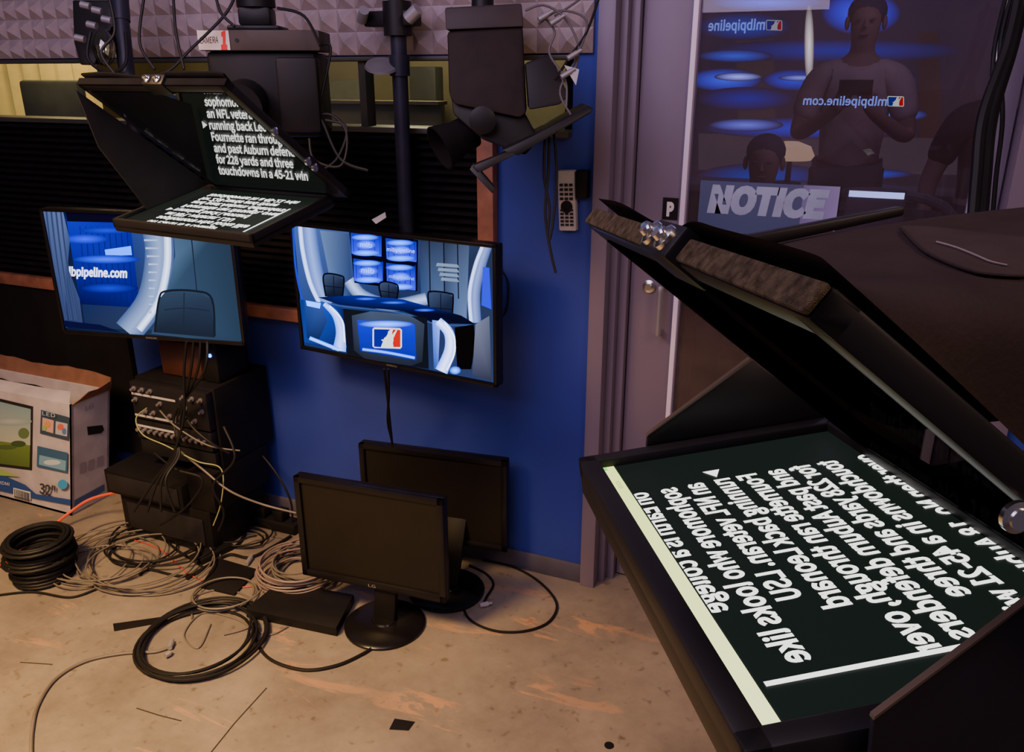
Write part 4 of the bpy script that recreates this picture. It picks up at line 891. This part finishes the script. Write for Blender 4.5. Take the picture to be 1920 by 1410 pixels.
C.pp([(78,768),(131,782),(130,826),(76,812)],(0.04,0.07,0.12)); C.pp([(81,782),(102,788),(101,812),(80,806)],(0.7,0.4,0.35)); C.pp([(106,789),(128,794),(127,818),(105,813)],(0.5,0.5,0.55)); C.ell((115,800),6,6,(0.7,0.15,0.1)); C.ell((90,795),6,6,(0.75,0.35,0.1)); C.ell((122,808),4,6,(0.1,0.2,0.5)); C.ell((85,802),4,5,(0.3,0.5,0.2))
C.pp([(72,835),(129,848),(128,886),(71,874)],(0.04,0.12,0.25)); C.pp([(76,852),(126,863),(125,882),(75,870)],(0.2,0.4,0.6)); C.ell((100,866),16,5,(0.6,0.7,0.75))
C.pp([(-200,862),(0,886),(50,908),(70,925),(138,936),(136,946),(70,934),(0,918),(-200,890)],(0.02,0.07,0.30)); C.pp([(-200,845),(0,876),(40,893),(0,890),(-200,866)],(0.35,0.5,0.15))
C.pp([(-200,890),(0,918),(0,935),(-200,915)],(0.02,0.07,0.3))
C.pp([(28,913),(60,921),(60,936),(28,928)],(0.8,0.8,0.8))
for k in range(10): C.pp([(30+k*3,915+k*.75),(31.4+k*3,915.3+k*.75),(31.4+k*3,932+k*.75),(30+k*3,931.7+k*.75)],(0.02,0.02,0.02))
C.textpx('32"',(78,922),(108,929),18,(0.04,0.04,0.07),0.012); C.textpx('HDMI',(2,905),(22,909),6,(0.8,0.8,0.85)); C.textpx('LED',(84,776),(108,781),7,(0.5,0.6,0.7))
C.ell((122,906),9,9,(0.05,0.35,0.75)); C.ell((118,750),5,3,(0.1,0.1,0.1)); C.ell((106,747),4,3,(0.1,0.1,0.1))
C.finish('box_print_front',PRINT,bx,clip=(0,0.86,0,0.6))
ns_=V((1,0,-SHR)).normalized()
Mside=frame(V((X1+0.002,Y0,0)),V((0,1,0)),V((SHR,0,1)),ns_)
C=Canvas(Mside,0.0004); C.pp([(163,800),(192,797),(195,806),(190,812),(165,816)],(0.01,0.01,0.01)); C.finish('hand_hole',PRINT,bx)
for k in range(3):
    C=Canvas(Mside,0.0004); C.pp([(150+k*16,870-k*6),(162+k*16,866-k*6),(161+k*16,884-k*6),(149+k*16,889-k*6)],(0.35,0.3,0.35)); C.finish('handling_icon',PRINT,bx)
C=Canvas(Mside,0.0004); C.textpx('LG',(160,770),(175,764),9,(0.3,0.28,0.3)); C.finish('brand_print',PRINT,bx)
C=Canvas(Mside,0.0004); C.pp([(140,938),(196,908),(196,920),(139,955)],(0.05,0.10,0.3)); C.finish('blue_stripe',PRINT,bx)
# ================================================================ RACK
rk=root('equipment_rack','black rack of patch panels and audio jacks against the wall','equipment rack',(-1.74,-0.2,0.40))
b=B(); b.box(-1.96,-1.52,-0.36,-0.02,0.40,0.765,0.006); fin(b,'rack_case',BLACK,rk)
for (za,zb_,yy) in ((0.585,0.755,-0.40),(0.49,0.575,-0.40),(0.41,0.48,-0.39)):
    b=B(); b.box(-1.95,-1.53,yy,-0.362,za,zb_,0.003); fin(b,'rack_panel',mat('rack_panel_grey',(0.013,0.012,0.014),0.5,spec=0.25),rk)
jb=B()
for r_ in range(3):
    for k in range(9):
        if random.random()<0.25: continue
        x=-1.925+k*0.046; z=0.725-r_*0.05; jb.lathe((x,-0.40,z),[(0.011,0),(0.011,0.006),(0.007,0.007),(0.006,0.022)],V((0,-1,0)),12)
for k in range(12): jb.lathe((-1.93+k*0.033,-0.40,0.535),[(0.008,0),(0.008,0.02)],V((0,-1,0)),10)
o=fin(jb,'jack_socket',mat('socket_metal',(0.24,0.22,0.24),0.45,0.5),rk); o['kind']='stuff'
for z in (0.705,0.605,0.555): 
    b=B(); b.box(-1.945,-1.70,-0.4015,-0.4005,z-0.010,z); fin(b,'label_strip',WHITEP,rk)
lw=root('amplifier_unit','black slab shaped amplifier stacked below the rack','amplifier',(-1.85,-0.3,0.22),'stacked amplifier units')
fin(B().box(-2.12,-1.67,-0.47,-0.12,0.215,0.33,0.006),'amplifier_case',BLACK,lw)
fin(B().box(-2.10,-1.69,-0.475,-0.470,0.23,0.315,0.002),'amplifier_front',DGREY,lw)
lw2=root('amplifier_unit','black amplifier box standing on the floor','amplifier',(-1.85,-0.3,0.0),'stacked amplifier units')
fin(B().box(-2.08,-1.56,-0.44,-0.08,0.0,0.214,0.006),'amplifier_case',BLACK,lw2)
fin(B().box(-2.04,-1.60,-0.446,-0.440,0.04,0.17,0.002),'amplifier_front',DGREY,lw2)
fin(B().box(-1.66,-1.52,-0.44,-0.08,0.216,0.398,0.004),'rack_support_block',BLACK,label='black box supporting the rack',cat='box')
rt=root('audio_interface','reddish brown desktop device with a blue indicator light','audio device',(-1.66,-0.2,0.77))
fin(B().box(-1.86,-1.63,-0.30,-0.08,0.766,0.93,0.015),'device_body',mat('brown_device',(0.07,0.022,0.014),0.5),rt)
fin(B().box(-1.625,-1.54,-0.30,-0.1,0.766,0.96,0.01),'device_side_panel',BLACK,rt)
q=onY(391,668,-0.31); fin(B().ball((q.x,-0.302,q.z),0.008),'indicator_light',mat('blue_led',(0.1,0.2,1),0.4,emit=12,ecol=(0.03,0.15,1)),rt)
q=onY(430,983,-0.15)
ps=root('power_strip','black power strip with a green light at the wall base','power strip',(q.x,-0.12,0.0))
fin(B().box(q.x-0.08,q.x+0.40,-0.17,-0.09,0,0.05,0.008),'strip_body',BLACK,ps)
fin(B().ball((q.x,-0.172,0.035),0.006),'green_light',mat('green_led',(0.1,1,0.1),0.4,emit=8,ecol=(0.3,1,0.1)),ps)
for k in range(3): 
    b=B(); b.box(q.x+0.08+k*0.1,q.x+0.13+k*0.1,-0.16,-0.10,0.05,0.10,0.006); fin(b,'plug',BLACK,ps)
# ================================================================ FLOOR CABLES
def fl(u,v,z=0.012): return onZ(u,v,z)
def fcable(label,pts,r,m,name='floor_cable',n=8):
    w=[fl(p[0],p[1],p[2] if len(p)>2 else r+0.001) for p in pts]
    return fin(B().tube(w,r,7,n),name,m,label=label,cat='cable')
def coil(label,c,R,turns,r,m,jit=0.02,h=0.0,name='cable_coil',tail=None,sq=1.0):
    ctr=fl(*c,0); pts=[]; n=22
    ph=random.uniform(0,6); wob=[random.uniform(-1,1) for _ in range(int(turns)+3)]; wo2=[random.uniform(-1,1) for _ in range(int(turns)+3)]
    for i in range(int(turns*n)+1):
        t=2*math.pi*i/n; k=i/(turns*n); q=i/n; j=int(q); f=q-j; f=f*f*(3-2*f)
        a1=wob[j]*(1-f)+wob[j+1]*f; a2=wo2[j]*(1-f)+wo2[j+1]*f; a3=wob[(j+2)%len(wob)]
        rr=R*(1+jit*a1+jit*0.35*math.sin(t*2+a3*2))
        pts.append(V((ctr.x+rr*math.cos(t+ph)+jit*R*a2,ctr.y+rr*sq*math.sin(t+ph)+jit*R*a1*0.8,r+0.001+h*k+abs(0.4*r*math.sin(t*0.9)))))
    if tail: pts+= [fl(p[0],p[1],r+0.001) for p in tail]
    return fin(B().tube(pts,r,7,2),name,m,label=label,cat='cable')
coil('loose coil of black cable lying on the floor',(375,1203),0.215,6,0.0055,RUB,0.12,0.025)
coil('loose coil of mauve grey cable piled on a black box',(560,1085),0.155,10,0.0042,PINKC,0.14,0.09)
coil('second loop of mauve grey cable on the floor',(580,1070),0.14,7,0.0042,GREYC,0.18,0.07)
coil('wide tangle of thin grey cable on the floor',(265,1055),0.27,6,0.0033,GREYC,0.24,0.05,sq=0.8)
coil('loop of thin grey cable beside the box',(205,1060),0.20,5,0.0033,GREYC,0.28,0.04)
coil('small loop of grey cable on the floor',(420,1120),0.12,2,0.004,GREYC,0.15,0.03)
coil('loop of thin black cable among the grey tangle',(300,1030),0.22,4,0.0045,RUB,0.3,0.04,sq=0.7)
coil('loose loop of thin black cable by the power strip',(450,1010),0.13,3,0.004,RUB,0.28,0.03,sq=0.7)
c=fl(85,1078,0)
b=B()
for k in range(15):
    dx_=random.uniform(-.010,.010); dy_=random.uniform(-.010,.010); tl=random.uniform(-.04,.04); q0=random.uniform(0,6)
    for R_ in (0.128+random.uniform(-.02,.014),0.105):
        b.tube([(c.x+dx_+R_*math.cos(t*0.2855),c.y+dy_+R_*math.sin(t*0.2855),0.012+k*0.0125+tl*R_*math.cos(t*0.2855+q0)*(1 if k>1 else 0)) for t in range(23)],0.0075,8,1)
o=fin(b,'cable_coil',RUB,label='thick stacked coil of black cable on the floor',cat='cable'); o['kind']='stuff'
fcable('orange red cable trailing past the television box',[(-30,1062,.02),(20,1052,.02),(60,1010,.05),(100,985,.05),(125,965,.07),(165,938,.12),(210,925,.16),(252,920,.2)],0.007,ORG)
fcable('thin red cable on the floor',[(240,1010),(300,1030),(360,1080),(440,1100),(480,1098)],0.003,mat('cable_red',(0.45,0.05,0.04),0.5))
fcable('thin grey cable curving across the floor',[(58,1420),(60,1370),(72,1320),(105,1272),(160,1240),(230,1225),(290,1222),(322,1212)],0.006,GREYC)
fcable('black cable running from the coil under the monitor',[(478,1160),(482,1205),(510,1238),(570,1256),(630,1248),(680,1226),(700,1212)],0.006,RUB)
fcable('black cable looping on the floor beside the monitors',[(905,1050),(960,1062),(1010,1090),(1043,1130),(1030,1165),(985,1183),(930,1183),(885,1165),(870,1140),(880,1118)],0.005,RUB)
fcable('black cable with connectors beside the monitor',[(880,1060),(910,1075),(925,1095),(912,1120),(905,1135)],0.005,RUB)
fcable('black cable on the floor',[(350,1085),(390,1060),(430,1040),(470,1045),(520,1020),(545,1005)],0.007,RUB)
fcable('black power cable by the wall',[(330,1010),(380,1035),(440,1025),(470,985),(500,965),(540,975)],0.007,RUB)
fcable('grey cable crossing the floor',[(130,1020),(190,985),(260,975),(330,1000),(400,1010),(460,1000),(540,1010)],0.004,GREYC)
fcable('black cable crossing the coils',[(240,960),(280,985),(330,1030),(380,1065),(340,1080),(280,1068),(262,1078)],0.006,RUB)
fcable('thin grey cable tail by the coil',[(360,1160),(365,1120),(420,1105),(470,1125),(475,1170),(420,1190)],0.004,GREYC)
fcable('black cable tail beside the wall',[(-20,1118),(60,1110),(130,1120),(180,1105)],0.005,RUB)
fcable('thin grey cable looping over the black coil',[(395,1170),(372,1215),(345,1190),(380,1150),(440,1160),(500,1190),(540,1175)],0.003,GREYC)
def connector(u,v,u2,v2,label='small white cable connector on the floor'):
    a=fl(u,v,0.012);c=fl(u2,v2,0.012); d=(c-a)
    b=B(); b.cyl(a,c,0.009,0.011); b.cyl(c,c+d*0.5,0.006); fin(b,'cable_connector',ALU if 'metal' in label else WHITEP,label=label,cat='connector')
connector(900,1135,915,1132); connector(318,1215,322,1205,'metal cable connector lying in the coil'); connector(310,1230,318,1225,'metal cable connector lying in the coil'); connector(462,1058,470,1046,'metal threaded connector on the floor')
b=B(); b.prism([fl(u,v,0.0) for u,v in ((410,1025),(440,1030),(380,1060),(355,1052))],(0,0,0.03),0.005); fin(b,'power_adapter',BLACK,label='small black power adapter among cables',cat='power adapter')
bb=root('disc_player','flat black player box lying on the floor under cables','player',fl(580,1155,0))
fin(B().prism([fl(u,v,0.0) for u,v in ((462,1158),(525,1105),(665,1130),(632,1194))],(0,0,0.04),0.004),'player_case',BLACK,bb)
fin(B().prism([fl(u,v,0.0) for u,v in ((376,1103),(410,1050),(485,1072),(440,1118))],(0,0,0.012),0.002),'black_mat',BLACK,label='thin black panel lying on the floor',cat='panel')
for pts in (((740,1348),(778,1354),(766,1370),(730,1368)),((212,1170),(312,1156),(315,1166),(214,1184))):
    fin(B().prism([fl(u,v,0.0) for u,v in pts],(0,0,0.002)),'tape_scrap',BLACK,label='scrap of black tape stuck on the floor',cat='tape',group='black tape scraps')
fin(B().lathe(fl(1142,1398,0),[(0.015,0),(0.015,0.002)]),'tape_scrap',BLACK,label='small round black spot of tape on the floor',cat='tape',group='black tape scraps')
SEAM=mat('floor_seam_dark',(0.03,0.025,0.02),0.9)
def stroke(pts,w,m,name,label,cat):
    b=B(); W_=[fl(u,v,0) for u,v in pts]; n=len(W_); Ls=[];Rs=[]
    for i in range(n):
        d=(W_[min(i+1,n-1)]-W_[max(i-1,0)]).normalized(); s=V((-d.y,d.x,0))*w; Ls.append(W_[i]-s); Rs.append(W_[i]+s)
    b.prism(Ls+Rs[::-1],(0,0,0.0012))
    fin(b,name,m,label=label,cat=cat)
stroke([(395,1412),(440,1356),(500,1290)],0.0022,SEAM,'floor_seam','thin dark joint between floor sheets','floor joint')
stroke([(256,1328),(300,1342),(340,1352)],0.002,SEAM,'floor_scratch','dark scratch on the floor','scratch')
stroke([(38,1242),(98,1246)],0.002,SEAM,'floor_scratch','dark scratch on the floor','scratch')
def wcable(label,pts,r,m): 
    w=[onY(p[0],p[1],p[2]) for p in pts]; return fin(B().tube(w,r,7,8),'hanging_cable',m,label=label,cat='cable')
for k in range(4):
    wcable('black cable hanging from the television to the rack',[(350+k*13,640,-0.55+k*.02),(345+k*12,700,-0.52),(345-k*6,780,-0.50+k*.02),(325+k*4,850,-0.52),(290+k*7,900,-0.55-k*.02),(250+k*26,960,-0.62)],0.0055,RUB)
wcable('yellow green cable looping at the rack',[(275,765,-0.43),(255,785,-0.5),(268,815,-0.52),(310,835,-0.5),(370,865,-0.5),(415,880,-0.48),(415,940,-0.5),(400,985,-0.5)],0.0026,YELC)
wcable('grey cable running from the rack to the floor',[(330,840,-0.45),(380,880,-0.5),(430,920,-0.5),(490,945,-0.45),(555,962,-0.4)],0.0045,GREYC)
wcable('black cable beside the rack',[(480,840,-0.1),(520,890,-0.12),(545,940,-0.13),(548,985,-0.14)],0.005,RUB)
wcable('black cable from the rack',[(335,760,-0.45),(360,800,-0.5),(395,830,-0.5),(430,850,-0.46)],0.005,RUB)
wcable('black cable crossing the lower amplifiers',[(420,800,-0.46),(440,860,-0.5),(400,910,-0.52),(420,960,-0.5),(410,995,-0.5)],0.005,RUB)
wcable('black cable crossing the lower amplifiers',[(290,850,-0.5),(330,880,-0.54),(380,900,-0.52),(350,950,-0.54),(300,985,-0.56)],0.005,RUB)
wcable('grey cable from the rack sockets',[(300,770,-0.45),(330,800,-0.5),(390,835,-0.48),(450,845,-0.42)],0.0035,GREYC)
for k in range(2):
    wcable('black cable hanging below the television',[(720+k*8,692,-0.3),(726+k*3,740,-0.25),(731-k*4,790,-0.2),(735,830,-0.16),(738,880,-0.14)],0.005,RUB)
wcable('thin black cable on the blue wall',[(935,500,-0.02),(952,530,-0.01),(950,580,-0.01),(936,600,-0.02)],0.003,RUB)
# ================================================================ LIGHTS
def area(name,loc,target,size,energy,col,sy=None,spread=180):
    l=bpy.data.lights.new(name,'AREA'); l.energy=energy; l.color=col; l.size=size*SC; l.spread=math.radians(spread)
    if sy: l.shape='RECTANGLE'; l.size_y=sy*SC
    o=bpy.data.objects.new(name,l); link(o); o.location=V(loc)*SC
    o.rotation_euler=(V(target)-V(loc)).to_track_quat('-Z','Y').to_euler(); return o
def point(name,loc,energy,col,r=0.1):
    l=bpy.data.lights.new(name,'POINT'); l.energy=energy; l.color=col; l.shadow_soft_size=r
    o=bpy.data.objects.new(name,l); link(o); o.location=V(loc)*SC; return o
area('warm_ceiling_light',(-1.5,-2.6,3.1),(-1.2,-2.1,0),0.8,72,(1.0,0.60,0.18),spread=105)
area('violet_ceiling_light',(-0.6,-2.6,3.3),(-0.6,0,1.4),2.2,38,(0.90,0.68,1.0))
area('amber_side_light',(2.4,-2.6,3.2),(0.6,-1.2,0.5),0.8,15,(1.0,0.66,0.46))
point('control_room_lamp',(-3.2,0.5,2.5),15,(1.0,0.8,0.4))
point('control_room_lamp',(-1.2,1.0,2.5),17,(1.0,0.88,0.55))
point('next_room_fill',(1.2,1.6,2.85),8,(0.85,0.65,0.9),0.2)  # added fill to brighten the figures behind the pane
w=bpy.data.worlds.new('w'); bpy.context.scene.world=w; w.use_nodes=True
w.node_tree.nodes['Background'].inputs[0].default_value=(0.57,0.45,0.60,1); w.node_tree.nodes['Background'].inputs[1].default_value=0.12
cd=bpy.data.cameras.new('camera'); co=bpy.data.objects.new('camera',cd); link(co)
cd.sensor_width=36; cd.lens=36*F/1920; cd.clip_start=0.02
co.location=CAM*SC; co.rotation_euler=(math.radians(90)-PITCH,0,YAW)
bpy.context.scene.camera=co
